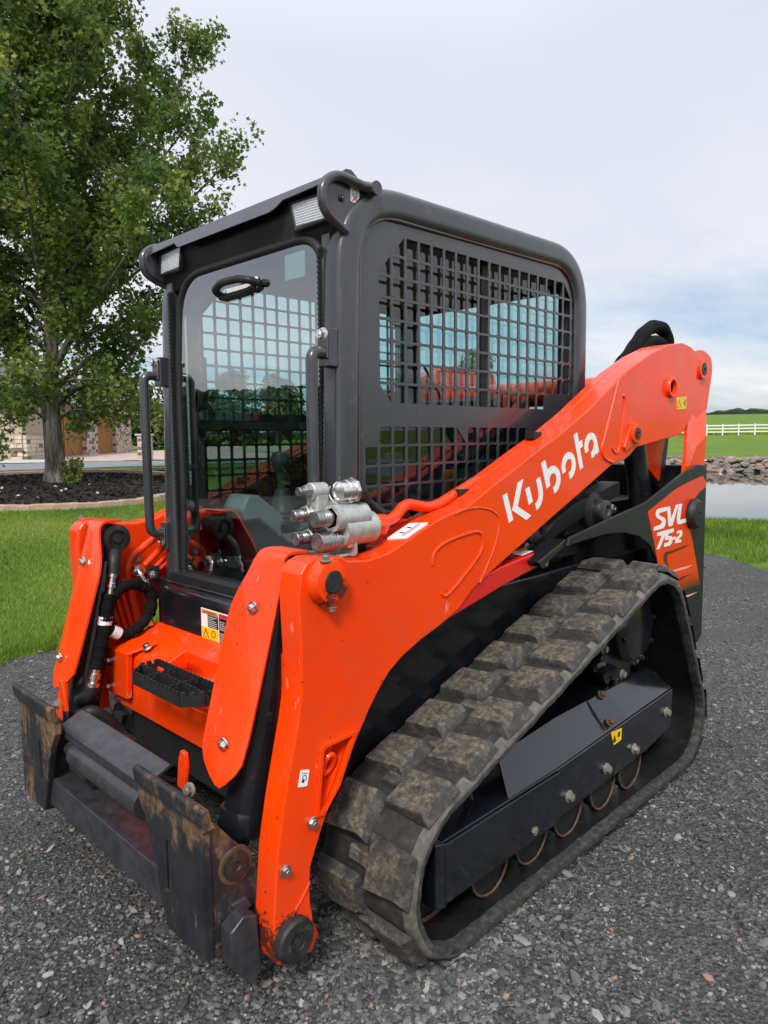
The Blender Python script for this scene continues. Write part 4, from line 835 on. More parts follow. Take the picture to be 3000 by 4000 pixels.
obj('handle_backing', MB().box(-0.06,0.09,-0.1245,-0.1230,1.742,1.766), 'white_decal', door, bevel=0.0005)
obj('handle_gasket', MB().tube([(0.106+0.005*math.cos(t), -0.128, 1.760+0.014*math.sin(t)) for t in np.linspace(0,6.283,17)], 0.004, 6), 'white_decal', door)
obj('glass_label', MB().box(0.235, 0.325, -0.1205, -0.1200, 1.745, 1.815), 'label_green', door)
# hinge and latch gear on the far side of the door
hg = MB().box(-0.372,-0.345,-0.108,-0.088,0.95,1.78).box(-0.345,-0.30,-0.10,-0.07,1.02,1.30).box(-0.33,-0.29,-0.10,-0.06,1.40,1.58)
lp = [(-0.385,0.84),(-0.335,0.84),(-0.318,1.0),(-0.275,1.04),(-0.268,1.27),(-0.305,1.31),(-0.30,1.40),(-0.262,1.45),(-0.262,1.57),(-0.300,1.62),(-0.285,1.70),(-0.235,1.755),(-0.16,1.765),(-0.14,1.795),(-0.05,1.80),(-0.03,1.82),(-0.03,1.85),(-0.385,1.85)]
obj('door_latch_panel', MB().prism(arc_round(lp, .012), 1, -0.100, -0.090), 'rubber_seal', door, bevel=0.003)
obj('door_latch_rail', hg, 'black_plastic', door, bevel=0.004)
obj('latch_rod', MB().tube([(-0.335,-0.112,1.14),(-0.333,-0.112,1.80)], 0.005, 8), 'bright_steel', door)
obj('latch_plate', MB().box(-0.355,-0.318,-0.090,-0.086,0.98,1.60), 'console_grey', door)
obj('latch_knob', MB().lathe([(0,0),(0.02,0),(0.024,0.01),(0.014,0.02),(0,0.022)], (-0.325,-0.108,1.065), (0,-1,0), 16).lathe([(0,0),(0.012,0),(0.012,0.012),(0,0.014)], (-0.325,-0.105,1.20), (0,-1,0), 14).lathe([(0,0),(0.012,0),(0.012,0.012),(0,0.014)], (-0.355,-0.108,1.27), (0,-1,0), 14), 'black_plastic', door)
obj('latch_loop', MB().tube(bend([(-0.30,-0.095,1.56),(-0.262,-0.10,1.54),(-0.262,-0.10,1.42),(-0.30,-0.095,1.40)], 0.03), 0.007, 10), 'black_plastic', door)
# grab handles
for sg in (1, -1):
    gh = obj('grab_handle', MB().tube(bend([(0.452*sg,-0.155,1.520),(0.455*sg,-0.212,1.522),(0.455*sg,-0.212,0.968),(0.452*sg,-0.155,0.962)], 0.055, 8), 0.0160, 16), 'grey_cab_paint', loader)
    for z in (1.535, 0.955):
        obj('handle_bracket', MB().box(0.425,0.470,-0.165,-0.132,z-0.050,z+0.050).box(0.432,0.470,-0.172,-0.165,z-0.03,z+0.03).side(sg), 'grey_cab_paint', gh, bevel=0.004)
    bolt((0.452*sg,-0.168,1.567), (0,-1,0.1), 0.013, gh); bolt((0.452*sg,-0.168,0.932), (0,-1,0.1), 0.013, gh)
# interior
obj('cab_floor', MB().box(-0.40,0.40,-0.06,1.11,0.80,0.845), 'black_plastic', cabf)
seat = obj('seat', MB().box(-0.24,0.24,0.42,0.92,1.00,1.12), 'seat_vinyl', loader, bevel=0.05, seg=4)
obj('seat_back', MB().prism([(0.80,1.05),(0.87,1.44),(0.95,1.46),(0.98,1.42),(0.94,1.05)], 0, -0.23, 0.23), 'seat_vinyl', seat, bevel=0.05, seg=4)
obj('seat_base', MB().box(-0.22,0.22,0.45,0.95,0.845,1.0), 'black_plastic', seat, bevel=0.01)
for sg in (1, -1):
    con = obj('armrest_console', MB().prism([(0.04,1.045),(0.07,1.095),(0.115,1.095),(0.17,1.055),(0.30,0.955),(0.62,1.07),(0.66,1.06),(0.66,0.90),(0.26,0.895),(0.12,1.0),(0.06,1.0)], 0, 0.255, 0.385).side(sg), 'console_grey', loader, bevel=0.012, seg=3)
    obj('console_base', MB().prism([(0.10,0.85),(0.10,0.985),(0.25,0.89),(0.66,0.895),(0.66,0.85)], 0, 0.26, 0.38).side(sg), 'black_plastic', con)
    jy = 0.262
    js = obj('joystick', MB().lathe([(0,0),(0.062,0),(0.064,0.012),(0.056,0.020),(0.062,0.028),(0.052,0.038),(0.056,0.046),(0.044,0.058),(0.040,0.085),(0.026,0.13),(0.016,0.135),(0.016,0.19),(0.020,0.20),(0.034,0.225),(0.036,0.25),(0.028,0.272),(0,0.278)], (0.30*sg, jy, 0.975), (0,-0.05,1), 20), 'boot_rubber', loader)
    obj('joystick_base', MB().box(0.255,0.365,jy-0.06,jy+0.09,0.93,0.985).side(sg), 'console_grey', js, bevel=0.01)
    obj('lap_bar_arm', MB().tube(bend([(0.30*sg,0.42,1.36),(0.30*sg,0.43,1.27),(0.31*sg,0.60,1.20),(0.33*sg,0.95,1.42)], 0.05), 0.026, 12), 'seat_vinyl', seat)
obj('foot_latch', MB().box(-0.33,-0.09,-0.075,-0.055,0.862,0.890).box(-0.33,-0.30,-0.075,-0.02,0.862,0.890).box(-0.23,-0.20,-0.075,-0.02,0.862,0.890).box(-0.12,-0.09,-0.075,-0.02,0.862,0.890), 'grey_cab_paint', cabf, bevel=0.004)
bolt((-0.215,-0.077,0.876), (0,-1,0), 0.011, cabf)
obj('seat_belt_buckle', MB().box(0.225,0.245,0.60,0.64,1.10,1.18), 'orange_sign', seat, bevel=0.004)
obj('wiper_arm', MB().tube([(-0.10,1.05,1.37),(-0.28,1.06,1.62)], 0.006, 6), 'black_plastic', cabf)

# ---- auxiliary hydraulic coupler block above the near arm
CX = 0.575
def coup(x, y, z, r_, ln, name='quick_coupler', steps=1, mat='machined_steel'):
    P = [(0,0),(r_*0.45,0),(r_*0.47,0.0018),(r_*0.60,0.0018),(r_*0.62,0),(r_*0.80,0),(r_*0.82,0.0025),(r_*0.90,0.0025),(r_*0.92,0.0),(r_*0.98,0.001),(r_,0.004)]
    for k in range(3): q = ln*(0.34+0.10*k); P += [(r_,q),(r_*0.95,q+0.001),(r_*0.95,q+0.003),(r_,q+0.004)]
    P += [(r_,ln*0.70),(r_*0.90,ln*0.72),(r_*0.90,ln),(0,ln)]
    return obj(name, MB().lathe(P, (x,y,z), (0,1,0), 28), mat, blk, angle=30)
blk = obj('coupler_block', MB().tube([(CX+0.005,-0.262,1.100),(CX+0.005,-0.155,1.100)], [0.034,0.034], 28).tube([(CX,-0.235,1.068),(CX,-0.125,1.068)], 0.042, 28), 'zinc_cast', loader, angle=45)
obj('block_body', MB().box(CX-0.030,CX+0.030,-0.232,-0.125,1.040,1.110), 'zinc_cast', blk, bevel=0.018, seg=4)
obj('block_neck', MB().tube([(CX-0.055,-0.275,1.115),(CX-0.055,-0.16,1.115)], 0.026, 24).tube([(CX-0.050,-0.285,1.165),(CX-0.050,-0.235,1.165)], 0.0225, 24).prism([(CX-0.073,1.11),(CX-0.027,1.11),(CX-0.030,1.165),(CX-0.070,1.165)], 1, -0.278, -0.238), 'zinc_cast', blk, bevel=0.004, seg=3)
obj('block_rib', MB().prism([(-0.24,1.12),(-0.155,1.12),(-0.24,1.155)], 0, CX-0.056, CX-0.046), 'zinc_cast', blk, bevel=0.002)
obj('mounting_plate', MB().prism(arc_round([(CX-0.10,1.0),(CX+0.03,1.0),(CX+0.03,1.075),(CX-0.10,1.075)], .012), 1, -0.205, -0.197).box(CX-0.10,CX+0.01,-0.25,-0.2,1.0,1.008), 'zinc_cast', blk, bevel=0.002)
coup(CX, -0.305, 1.043, 0.0255, 0.088); coup(CX, -0.312, 1.101, 0.0210, 0.060)
coup(CX-0.055, -0.330, 1.051, 0.0165, 0.045); coup(CX-0.052, -0.338, 1.108, 0.0150, 0.040); coup(CX-0.050, -0.322, 1.167, 0.0112, 0.022)
for (x, y, z, r_, ln) in ((CX, -0.222, 1.043, 0.029, 0.022), (CX+0.002, -0.262, 1.101, 0.029, 0.020), (CX-0.052, -0.300, 1.110, 0.023, 0.016), (CX-0.055, -0.29, 1.053, 0.021, 0.016), (CX-0.050, -0.303, 1.167, 0.0165, 0.02)):
    hx = [(x+r_*math.cos(k*math.pi/3+0.3), z+r_*math.sin(k*math.pi/3+0.3)) for k in range(6)]; obj('coupler_nut', MB().prism(hx, 1, y, y+ln), 'machined_steel' if r_ < 0.02 else 'bright_steel', blk, bevel=0.002)
obj('stub_body', MB().tube([(CX-0.050,-0.306,1.167),(CX-0.050,-0.285,1.167)], 0.0135, 20).tube([(CX-0.052,-0.305,1.108),(CX-0.052,-0.27,1.108)], 0.0185, 20).tube([(CX-0.055,-0.295,1.051),(CX-0.055,-0.20,1.051)], 0.018, 20), 'machined_steel', blk)
sock = obj('electric_socket', MB().lathe([(0,0.004),(0.019,0.004),(0.021,0.0),(0.025,0.0),(0.026,0.003),(0.026,0.022),(0.028,0.024),(0.028,0.035),(0.026,0.037),(0.026,0.044),(0,0.044)], (CX+0.002,-0.235,1.165), (0.05,1,0.03), 28), 'bright_steel', loader)
obj('socket_nut', MB().lathe([(0,0),(0.034,0),(0.034,0.010),(0,0.010)], (CX+0.004,-0.195,1.166), (0.05,1,0.03), 8), 'bright_steel', sock, bevel=0.002)
obj('socket_boot', MB().lathe([(0,0),(0.028,0),(0.028,0.012),(0.022,0.02),(0.022,0.03),(0,0.03)], (CX+0.004,-0.186,1.166), (0.05,1,-0.15), 20).tube(smooth_path([(CX+0.004,-0.165,1.163),(CX,-0.145,1.150),(CX-0.005,-0.132,1.135)]), 0.016, 14), 'black_plastic', sock)
P = smooth_path([(CX-0.004,-0.135,1.140),(CX-0.012,-0.105,1.123),(CX-0.02,-0.075,1.107),(CX-0.03,-0.045,1.094),(CX-0.035,0.06,1.08)], 14)
obj('corrugated_cable', MB().tube(P, [0.0105 if i % 2 else 0.0088 for i in range(len(P))], 12), 'black_plastic', sock)
obj('cap_chain', MB().tube(smooth_path([(CX-0.024,-0.238,1.178),(CX-0.032,-0.236,1.16),(CX-0.020,-0.236,1.142),(CX,-0.232,1.132)]), 0.0016, 5), 'bright_steel', sock)
pip = obj('aux_pipe', MB().tube(bend([(CX,-0.115,1.072),(CX,-0.035,1.078),(CX-0.005,0.015,1.118),(CX-0.015,0.14,1.094),(CX-0.02,0.36,1.165)], 0.045, 7), 0.0155, 16), 'orange_paint', loader)
hx = [(CX+0.031*math.cos(k*math.pi/3), 1.070+0.031*math.sin(k*math.pi/3)) for k in range(6)]
obj('pipe_nut', MB().prism(hx, 1, -0.108, -0.078), 'orange_paint', pip, bevel=0.003)
obj('aux_pipe_return', MB().tube(bend([(CX-0.045,-0.12,1.075),(CX-0.045,-0.03,1.068),(CX-0.04,0.12,1.06)], 0.03), 0.012, 12), 'orange_paint', pip)
obj('pipe_collar', cyl((CX,-0.126,1.070), (CX,-0.106,1.070), 0.024, 20), 'bright_steel', pip)

# ---- rear body
PAN = [(1.828,1.168),(1.72,1.172),(1.60,1.150),(1.235,1.045),(0.668,0.967),(0.655,0.938),(0.785,0.947),(0.923,0.952),(1.059,0.943),(1.177,0.917),(1.272,0.874),(1.349,0.80),(1.42,0.66),(1.48,0.45),(1.50,0.375),(1.80,0.375),(1.84,0.40),(1.838,0.60)]
rp = obj('side_panel', MB().prism(PAN, 0, 0.690, 0.702), 'panel_black', loader, bevel=0.004)
obj('side_panel', MB().prism(PAN, 0, -0.702, -0.690), 'panel_black', loader, bevel=0.004)
obj('rear_door', MB().box(-0.69, 0.69, 1.815, 1.838, 0.39, 1.165), 'panel_black', loader, bevel=0.008)
obj('engine_block', MB().box(-0.46,0.46,1.25,1.80,0.45,1.02).box(-0.44,0.44,1.16,1.34,0.80,1.28), 'black_plastic', loader)
obj('inner_frame', MB().prism([(0.15,0.79),(0.55,0.98),(0.95,1.10),(1.20,1.14),(1.32,1.10),(1.34,0.90),(1.2,0.86),(0.9,0.90),(0.62,0.90),(0.5,0.79)], 0, 0.455, 0.475), 'black_paint', loader, bevel=0.004)
obj('frame_rail', MB().prism([(0.60,0.93),(0.95,1.05),(1.30,1.115),(1.30,1.06),(1.0,0.99),(0.66,0.90)], 0, 0.475, 0.56), 'black_plastic', loader, bevel=0.004)
mt_ = obj('axle_mount', MB().lathe([(0,0),(0.070,0),(0.070,0.06),(0.045,0.075),(0.040,0.10),(0.034,0.105),(0,0.105)], (0.50,1.09,1.016), (1,0,0), 28).prism([(0.93,0.93),(1.2,0.94),(1.16,1.0),(1.12,1.07),(1.02,1.08),(0.98,1.0)], 0, 0.50, 0.53), 'greasy_pin', loader, bevel=0.003)
obj('mount_face', MB().lathe([(0,0),(0.040,0),(0.040,0.012),(0.022,0.014),(0.020,0.006),(0,0.006)], (0.603,1.09,1.016), (1,0,0), 24), 'dusty_steel', mt_)
bolt((0.606,1.140,1.017), (1,0,0), 0.014, mt_, 'bright_steel')
obj('hose_bundle', MB().tube(smooth_path([(0.50,0.60,0.93),(0.53,0.68,0.97),(0.52,0.72,1.05)]), 0.02, 10).tube(smooth_path([(0.52,0.66,0.91),(0.55,0.72,0.95),(0.54,0.82,0.99)]), 0.018, 10).tube([(0.56,0.73,0.905),(0.56,0.73,1.03)], 0.012, 10), 'black_plastic', loader)
fil = obj('filter_cap', MB().lathe([(0,0),(0.035,0),(0.038,0.02),(0.03,0.05),(0,0.055)], (0.53,0.66,0.955), (1,-0.2,0.2), 18), 'black_plastic', loader)
sb = obj('step_bracket', MB().box(0.53,0.575,0.585,0.665,0.905,0.945), 'black_paint', loader, bevel=0.003)
for y in (0.605, 0.648): bolt((0.576,y,0.925), (1,0,0), 0.012, sb, 'bolt_dull')
obj('fender_edge', MB().prism([(0.50,0.905),(0.665,0.960),(0.66,0.938),(0.52,0.885)], 0, 0.60, 0.69), 'black_paint', loader, bevel=0.003); bolt((0.625,0.63,0.878), (1,0,0), 0.012, sb, 'bolt_dull')
rs = obj('side_step', MB().prism([(0.10,0.785),(0.37,0.842),(0.600,0.880),(0.618,0.888),(0.618,0.920),(0.606,0.928),(0.36,0.902),(0.10,0.850)], 0, 0.505, 0.645), 'red_paint', loader, bevel=0.004)
obj('step_knob', MB().lathe([(0,0),(0.020,0),(0.020,0.012),(0.012,0.014),(0.014,0.026),(0,0.028)], (0.60,0.46,0.915), (0,-0.1,1), 12), 'black_plastic', rs)
obj('step_label', MB().add([(0.575,0.50,0.9195),(0.63,0.50,0.9195),(0.63,0.585,0.9285),(0.575,0.585,0.9285)], [(0,1,2,3)]), 'white_decal', rs, smooth=False)
obj('step_label_band', MB().add([(0.575,0.54,0.9245),(0.60,0.54,0.9245),(0.60,0.585,0.9292),(0.575,0.585,0.9292)], [(0,1,2,3)]), 'orange_sign', rs, smooth=False)
XD = 0.7022
DEC = [(1.247,.999),(1.251,1.008),(1.276,1.015),(1.488,1.077),(1.58,1.094),(1.777,1.122),(1.787,1.12),(1.826,1.09),(1.825,1.072),(1.751,1.052),(1.64,1.000),(1.625,.985),(1.627,.969),(1.656,.914),(1.732,.767),(1.798,.632),(1.637,.638),(1.45,.60),(1.40,.65),(1.37,.72),(1.346,.80),(1.311,.877)]
obj('panel_decal', MB().prism(DEC, 0, XD-0.001, XD+0.0006), 'orange_fade', rp, smooth=False)
for g in ([(1.417,1.012),(1.421,.997),(1.348,.993),(1.344,.985),(1.401,.968),(1.412,.956),(1.404,.937),(1.388,.928),(1.301,.927),(1.304,.942),(1.365,.945),(1.378,.954),(1.369,.960),(1.323,.977),(1.315,.989),(1.321,1.005),(1.339,1.011)],
 [(1.4195,1.012),(1.448,1.012),(1.463,.958),(1.507,1.014),(1.532,1.015),(1.477,.931),(1.443,.930),(1.437,.937)], [(1.536,1.015),(1.567,1.015),(1.551,.948),(1.624,.948),(1.620,.932),(1.546,.930),(1.528,.933),(1.520,.944),(1.520,.960)],
 [(1.337,.915),(1.412,.918),(1.411,.901),(1.359,.849),(1.333,.849),(1.379,.900),(1.333,.903)], [(1.417,.918),(1.491,.918),(1.489,.903),(1.440,.901),(1.438,.891),(1.469,.889),(1.482,.880),(1.479,.861),(1.460,.851),(1.401,.851),(1.406,.866),(1.445,.866),(1.453,.876),(1.408,.878)],
 [(1.489,.883),(1.513,.883),(1.510,.871),(1.485,.871)], [(1.524,.902),(1.554,.905),(1.573,.901),(1.581,.892),(1.574,.878),(1.537,.867),(1.571,.863),(1.569,.852),(1.510,.854),(1.516,.872),(1.553,.885),(1.555,.892),(1.546,.894),(1.524,.892)]):
    obj('letter', MB().prism(g, 0, XD, XD+0.0014), 'white_decal', rp, smooth=False)
for g, mt_n in (([(1.666,.834),(1.591,.822),(1.441,.815),(1.436,.804),(1.440,.782),(1.468,.754),(1.421,.780),(1.400,.797),(1.404,.822),(1.417,.829),(1.485,.828),(1.590,.833)], 'brown_print'), ([(1.70,.738),(1.635,.731),(1.527,.734),(1.45,.742),(1.573,.742)], 'pink_print'), ([(1.722,.703),(1.578,.690),(1.56,.701)], 'brown_print'), ([(1.77,.608),(1.665,.602),(1.62,.612)], 'pink_print')):
    obj('decal_stripe', MB().prism(g, 0, XD, XD+0.0012), mt_n, rp, smooth=False)
kn = obj('bumper_knob', MB().lathe([(0,0),(0.062,0),(0.066,0.008),(0.064,0.022),(0.052,0.034),(0.010,0.036),(0.009,0.030),(0,0.030)], (0.702,1.672,0.965), (1,0,0), 32), 'black_plastic', rp)
# sleeved hose looping over the arm pivot
hp_ = smooth_path([(0.44,1.52,1.60),(0.44,1.62,1.67),(0.43,1.74,1.75),(0.42,1.87,1.80),(0.42,1.985,1.795),(0.42,2.035,1.73),(0.42,2.04,1.64)], 10)
hs = obj('sleeved_hose', MB().tube(hp_, [0.031*(1+0.05*math.sin(i*0.7)) for i in range(len(hp_))], 14), 'sleeve_fabric', loader)
obj('sleeved_hose_bend', MB().tube(smooth_path([(0.45,1.58,1.60),(0.45,1.70,1.68),(0.45,1.80,1.722),(0.45,1.90,1.715),(0.45,1.97,1.66)], 8), 0.030, 14), 'sleeve_fabric', hs)
obj('cable_tie', MB().tube([(0.44,1.56,1.62),(0.44,1.555,1.67)], 0.003, 5), 'black_plastic', hs)
obj('cross_tube', MB().tube([(-0.62,1.55,1.50),(0.62,1.55,1.50)], 0.06, 24), 'orange_paint', ARMS[1])
# ================================================================== the ground
CX0, CY0 = 1.9, -1.41
def interp(v, tab): return np.interp(v, [t[0] for t in tab], [t[1] for t in tab])
def sstep(a, b, v): t = np.clip((v-a)/(b-a), 0, 1); return t*t*(3-2*t)
LEFT = [(0,0),(4.5,0.0),(8,0.02),(12,0.05),(14.7,0.075),(17.6,0.335),(20.5,0.445),(25,0.425),(70,0.42),(200,0.8),(2500,6)]
RIGHT = [(0,0),(9,0.0),(12.0,-0.02),(14.2,-0.30),(16,-0.75),(20,-1.2),(38,-1.2),(42.0,-0.80),(43.2,-0.62),(44.8,0.12),(60,0.42),(95,1.36),(110,1.75),(150,3.7),(220,7.2),(320,7.7),(2500,12)]
GRAVEL = [(-16,-14),(-16,-3.6),(-8,-3.0),(-4.2,-2.0),(-3.0,-1.0),(-2.82,-0.4),(-2.80,0.0),(-2.76,0.8),(-2.62,2.5),(-2.3,5.2),(-1.62,7.0),(-0.98,6.95),(-0.27,6.15),(1.0,5.3),(3.0,4.6),(6,4.2),(14,3.8),(14,-14)]
def in_poly(x, y, poly):
    x = np.asarray(x); y = np.asarray(y); c = np.zeros(x.shape, bool); n = len(poly)
    for i in range(n):
        x1, y1 = poly[i]; x2, y2 = poly[(i+1) % n]
        if y1 == y2: continue
        c ^= ((y1 > y) != (y2 > y)) & (x < (x2-x1)*(y-y1)/(y2-y1)+x1)
    return c
def edge_dist(x, y, poly):
    d = np.full(np.shape(x), 1e9); n = len(poly)
    for i in range(n):
        ax, ay = poly[i]; bx, by = poly[(i+1) % n]; dx, dy = bx-ax, by-ay
        t = np.clip(((x-ax)*dx+(y-ay)*dy)/(dx*dx+dy*dy), 0, 1); d = np.minimum(d, np.hypot(x-ax-t*dx, y-ay-t*dy))
    return d
def height(x, y):
    x = np.asarray(x, float); y = np.asarray(y, float); dx = x-CX0; dy = y-CY0
    s = -0.936*dx+0.3515*dy; q = -0.35*dx+0.937*dy; r = 0.937*dx+0.35*dy
    ang = np.degrees(np.arctan2(dy, dx)); w = sstep(126, 140, ang)*(ang > 0)
    w = np.where(ang < -100, sstep(-170, -180, ang), w)
    h = w*interp(s, LEFT)+(1-w)*interp(q, RIGHT)
    sd = np.where(in_poly(x, y, GRAVEL), edge_dist(x, y, GRAVEL), -edge_dist(x, y, GRAVEL))
    lift = sstep(0.06, -0.22, sd)*0.05-0.02
    roll = 0.012*np.sin(x*0.9+0.4)*np.cos(y*0.7)*(sd < -0.3)
    return GZ+h+lift+roll
def mesh_np(name, V, F, mat, parent=None, smooth=True, link_=True):
    me = bpy.data.meshes.new(name); V = np.asarray(V, np.float32); F = np.asarray(F, np.int32); k = F.shape[1]
    me.vertices.add(len(V)); me.vertices.foreach_set('co', V.ravel()); me.loops.add(F.size); me.loops.foreach_set('vertex_index', F.ravel())
    me.polygons.add(len(F)); me.polygons.foreach_set('loop_start', np.arange(0, F.size, k, dtype=np.int32)); me.polygons.foreach_set('loop_total', np.full(len(F), k, np.int32))
    if smooth: me.polygons.foreach_set('use_smooth', np.ones(len(F), bool))
    me.update(calc_edges=True); me.validate()
    if mat: me.materials.append(M[mat])
    o = bpy.data.objects.new(name, me)
    if link_: link(o, parent)
    return o
# ---- materials of the land
def land():
    mt = bpy.data.materials.new('grass_ground'); N, L, b = nodes(mt); geo = N.new('ShaderNodeNewGeometry'); P = geo.outputs['Position']
    c = _ramp(N, L, _noise(N, L, 0.35, 6, 0.6, vec=P), [(0.3, (0.092, 0.165, 0.019)), (0.55, (0.145, 0.235, 0.028)), (0.75, (0.195, 0.275, 0.044))])
    c = _mix(N, L, _ramp(N, L, _noise(N, L, 9, 7, 0.7, vec=P), [(0.42, 0.0), (0.70, 0.75)]), c, (0.045, 0.085, 0.013))
    c = _mix(N, L, _ramp(N, L, _noise(N, L, 45, 5, 0.7, vec=P), [(0.50, 0.0), (0.75, 0.6)]), c, (0.15, 0.21, 0.045))
    L.new(c, b.inputs['Base Color']); b.inputs['Roughness'].default_value = 0.9; b.inputs['Specular IOR Level'].default_value = 0.15
    _bump(N, L, b, _noise(N, L, 60, 5, 0.7, vec=P), 0.8, 0.03); M['grass_ground'] = mt
    mt = bpy.data.materials.new('gravel_bed'); N, L, b = nodes(mt); geo = N.new('ShaderNodeNewGeometry'); P = geo.outputs['Position']
    vo = N.new('ShaderNodeTexVoronoi'); vo.inputs['Scale'].default_value = 75; L.new(P, vo.inputs['Vector'])
    v2 = N.new('ShaderNodeTexVoronoi'); v2.inputs['Scale'].default_value = 190; L.new(P, v2.inputs['Vector'])
    bw = N.new('ShaderNodeRGBToBW'); L.new(vo.outputs['Color'], bw.inputs[0]); bw2 = N.new('ShaderNodeRGBToBW'); L.new(v2.outputs['Color'], bw2.inputs[0])
    c = _ramp(N, L, bw.outputs[0], [(0.15, (0.026, 0.026, 0.025)), (0.5, (0.068, 0.068, 0.068)), (0.8, (0.125, 0.125, 0.124)), (0.95, (0.24, 0.235, 0.22))])
    c2 = _ramp(N, L, bw2.outputs[0], [(0.2, (0.022, 0.021, 0.020)), (0.6, (0.062, 0.061, 0.059)), (0.95, (0.16, 0.155, 0.145))])
    pn = _noise(N, L, 1.1, 6, 0.6, vec=P)
    c = _mix(N, L, _ramp(N, L, pn, [(0.38, 0.0), (0.62, 0.9)]), c, c2)
    c = _mix(N, L, _ramp(N, L, _noise(N, L, 0.7, 5, vec=P), [(0.44, 0.0), (0.66, 0.75)]), c, (0.036, 0.033, 0.029))
    L.new(c, b.inputs['Base Color']); b.inputs['Roughness'].default_value = 0.85
    _bump(N, L, b, vo.outputs['Distance'], 1.0, 0.012); M['gravel_bed'] = mt
    mt = bpy.data.materials.new('gravel_stone'); N, L, b = nodes(mt); oi = N.new('ShaderNodeObjectInfo')
    c = _ramp(N, L, oi.outputs['Random'], [(0.0, (0.028, 0.028, 0.028)), (0.32, (0.066, 0.066, 0.066)), (0.66, (0.118, 0.119, 0.118)), (0.90, (0.19, 0.188, 0.183)), (0.965, (0.34, 0.33, 0.30)), (0.985, (0.30, 0.24, 0.17)), (1.0, (0.30, 0.17, 0.12))])
    f = _noise(N, L, 5, 5); c = _mix(N, L, _ramp(N, L, f, [(0.35, 0.0), (0.75, 0.35)]), c, (0.055, 0.053, 0.050))
    L.new(c, b.inputs['Base Color']); b.inputs['Roughness'].default_value = 0.8; M['gravel_stone'] = mt
    mt = bpy.data.materials.new('mulch'); N, L, b = nodes(mt); geo = N.new('ShaderNodeNewGeometry'); P = geo.outputs['Position']
    c = _ramp(N, L, _noise(N, L, 28, 7, 0.7, vec=P), [(0.3, (0.006, 0.005, 0.004)), (0.55, (0.022, 0.015, 0.012)), (0.75, (0.055, 0.036, 0.028))])
    L.new(c, b.inputs['Base Color']); b.inputs['Roughness'].default_value = 0.95; _bump(N, L, b, _noise(N, L, 30, 6, 0.7, vec=P), 1.0, 0.06); M['mulch'] = mt
    mt = bpy.data.materials.new('pond_water'); N, L, b = nodes(mt); geo = N.new('ShaderNodeNewGeometry')
    b.inputs['Base Color'].default_value = (0.018, 0.024, 0.022, 1); b.inputs['Roughness'].default_value = 0.03; b.inputs['IOR'].default_value = 1.33; b.inputs['Specular IOR Level'].default_value = 0.5
    _bump(N, L, b, _noise(N, L, 1.6, 3, vec=geo.outputs['Position']), 0.03, 0.02); M['pond_water'] = mt
    def blade(nm, stops, tr=0.35):
        mt = bpy.data.materials.new(nm); N, L, b = nodes(mt)
        at = N.new('ShaderNodeAttribute'); at.attribute_name = 'tint'; c = _ramp(N, L, at.outputs['Fac'], stops)
        L.new(c, b.inputs['Base Color']); b.inputs['Roughness'].default_value = 0.5; b.inputs['Specular IOR Level'].default_value = 0.3
        t_ = N.new('ShaderNodeBsdfTranslucent'); L.new(c, t_.inputs[0]); mx = N.new('ShaderNodeMixShader'); mx.inputs[0].default_value = tr
        out = N['Material Output']; L.new(b.outputs[0], mx.inputs[1]); L.new(t_.outputs[0], mx.inputs[2]); L.new(mx.outputs[0], out.inputs[0]); M[nm] = mt
    blade('grass_blade', [(0.0, (0.085, 0.155, 0.016)), (0.5, (0.170, 0.265, 0.030)), (0.85, (0.26, 0.35, 0.056)), (1.0, (0.36, 0.34, 0.12))])
    blade('maple_leaf', [(0.0, (0.050, 0.102, 0.026)), (0.45, (0.135, 0.205, 0.048)), (0.8, (0.24, 0.30, 0.066)), (1.0, (0.34, 0.36, 0.10))], 0.50)
    blade('shrub_leaf', [(0.0, (0.025, 0.050, 0.010)), (0.5, (0.055, 0.095, 0.018)), (1.0, (0.16, 0.15, 0.035))], 0.25)
    mt = bpy.data.materials.new('bark'); N, L, b = nodes(mt); tc = N.new('ShaderNodeTexCoord'); mp = N.new('ShaderNodeMapping'); mp.inputs['Scale'].default_value = (9, 9, 1.6); L.new(tc.outputs['Object'], mp.inputs[0])
    f = _noise(N, L, 1.5, 8, 0.7, vec=mp.outputs[0]); c = _ramp(N, L, f, [(0.36, (0.030, 0.027, 0.022)), (0.50, (0.11, 0.10, 0.085)), (0.64, (0.24, 0.215, 0.175))])
    c = _mix(N, L, _ramp(N, L, _noise(N, L, 2.2, 6, 0.65), [(0.58, 0.0), (0.70, 0.9)]), c, (0.30, 0.20, 0.13))
    L.new(c, b.inputs['Base Color']); b.inputs['Roughness'].default_value = 0.9; _bump(N, L, b, f, 0.9, 0.05); M['bark'] = mt
    paint('edging_block', (0.40, 0.28, 0.20), 0.85, var=0.25, vscale=5, dirt=(0.18, 0.14, 0.11), dirtamt=0.3, dscale=12, bump=0.3, bscale=60)
    paint('bank_rock', (0.20, 0.15, 0.115), 0.85, var=0.4, vscale=2.5, dirt=(0.10, 0.09, 0.08), dirtamt=0.4, dscale=6)
    paint('fence_white', (0.80, 0.80, 0.79), 0.5, var=0.03)
    paint('siding_tan', (0.42, 0.35, 0.27), 0.7, var=0.06); paint('veneer_stone', (0.58, 0.47, 0.39), 0.85, var=0.25, vscale=2); paint('veneer_dark', (0.17, 0.13, 0.12), 0.85, var=0.3, vscale=2); paint('mortar', (0.34, 0.28, 0.24), 0.9)
    paint('door_timber', (0.30, 0.125, 0.030), 0.6, var=0.2, vscale=3); paint('door_trim', (0.40, 0.18, 0.045), 0.6, var=0.1)
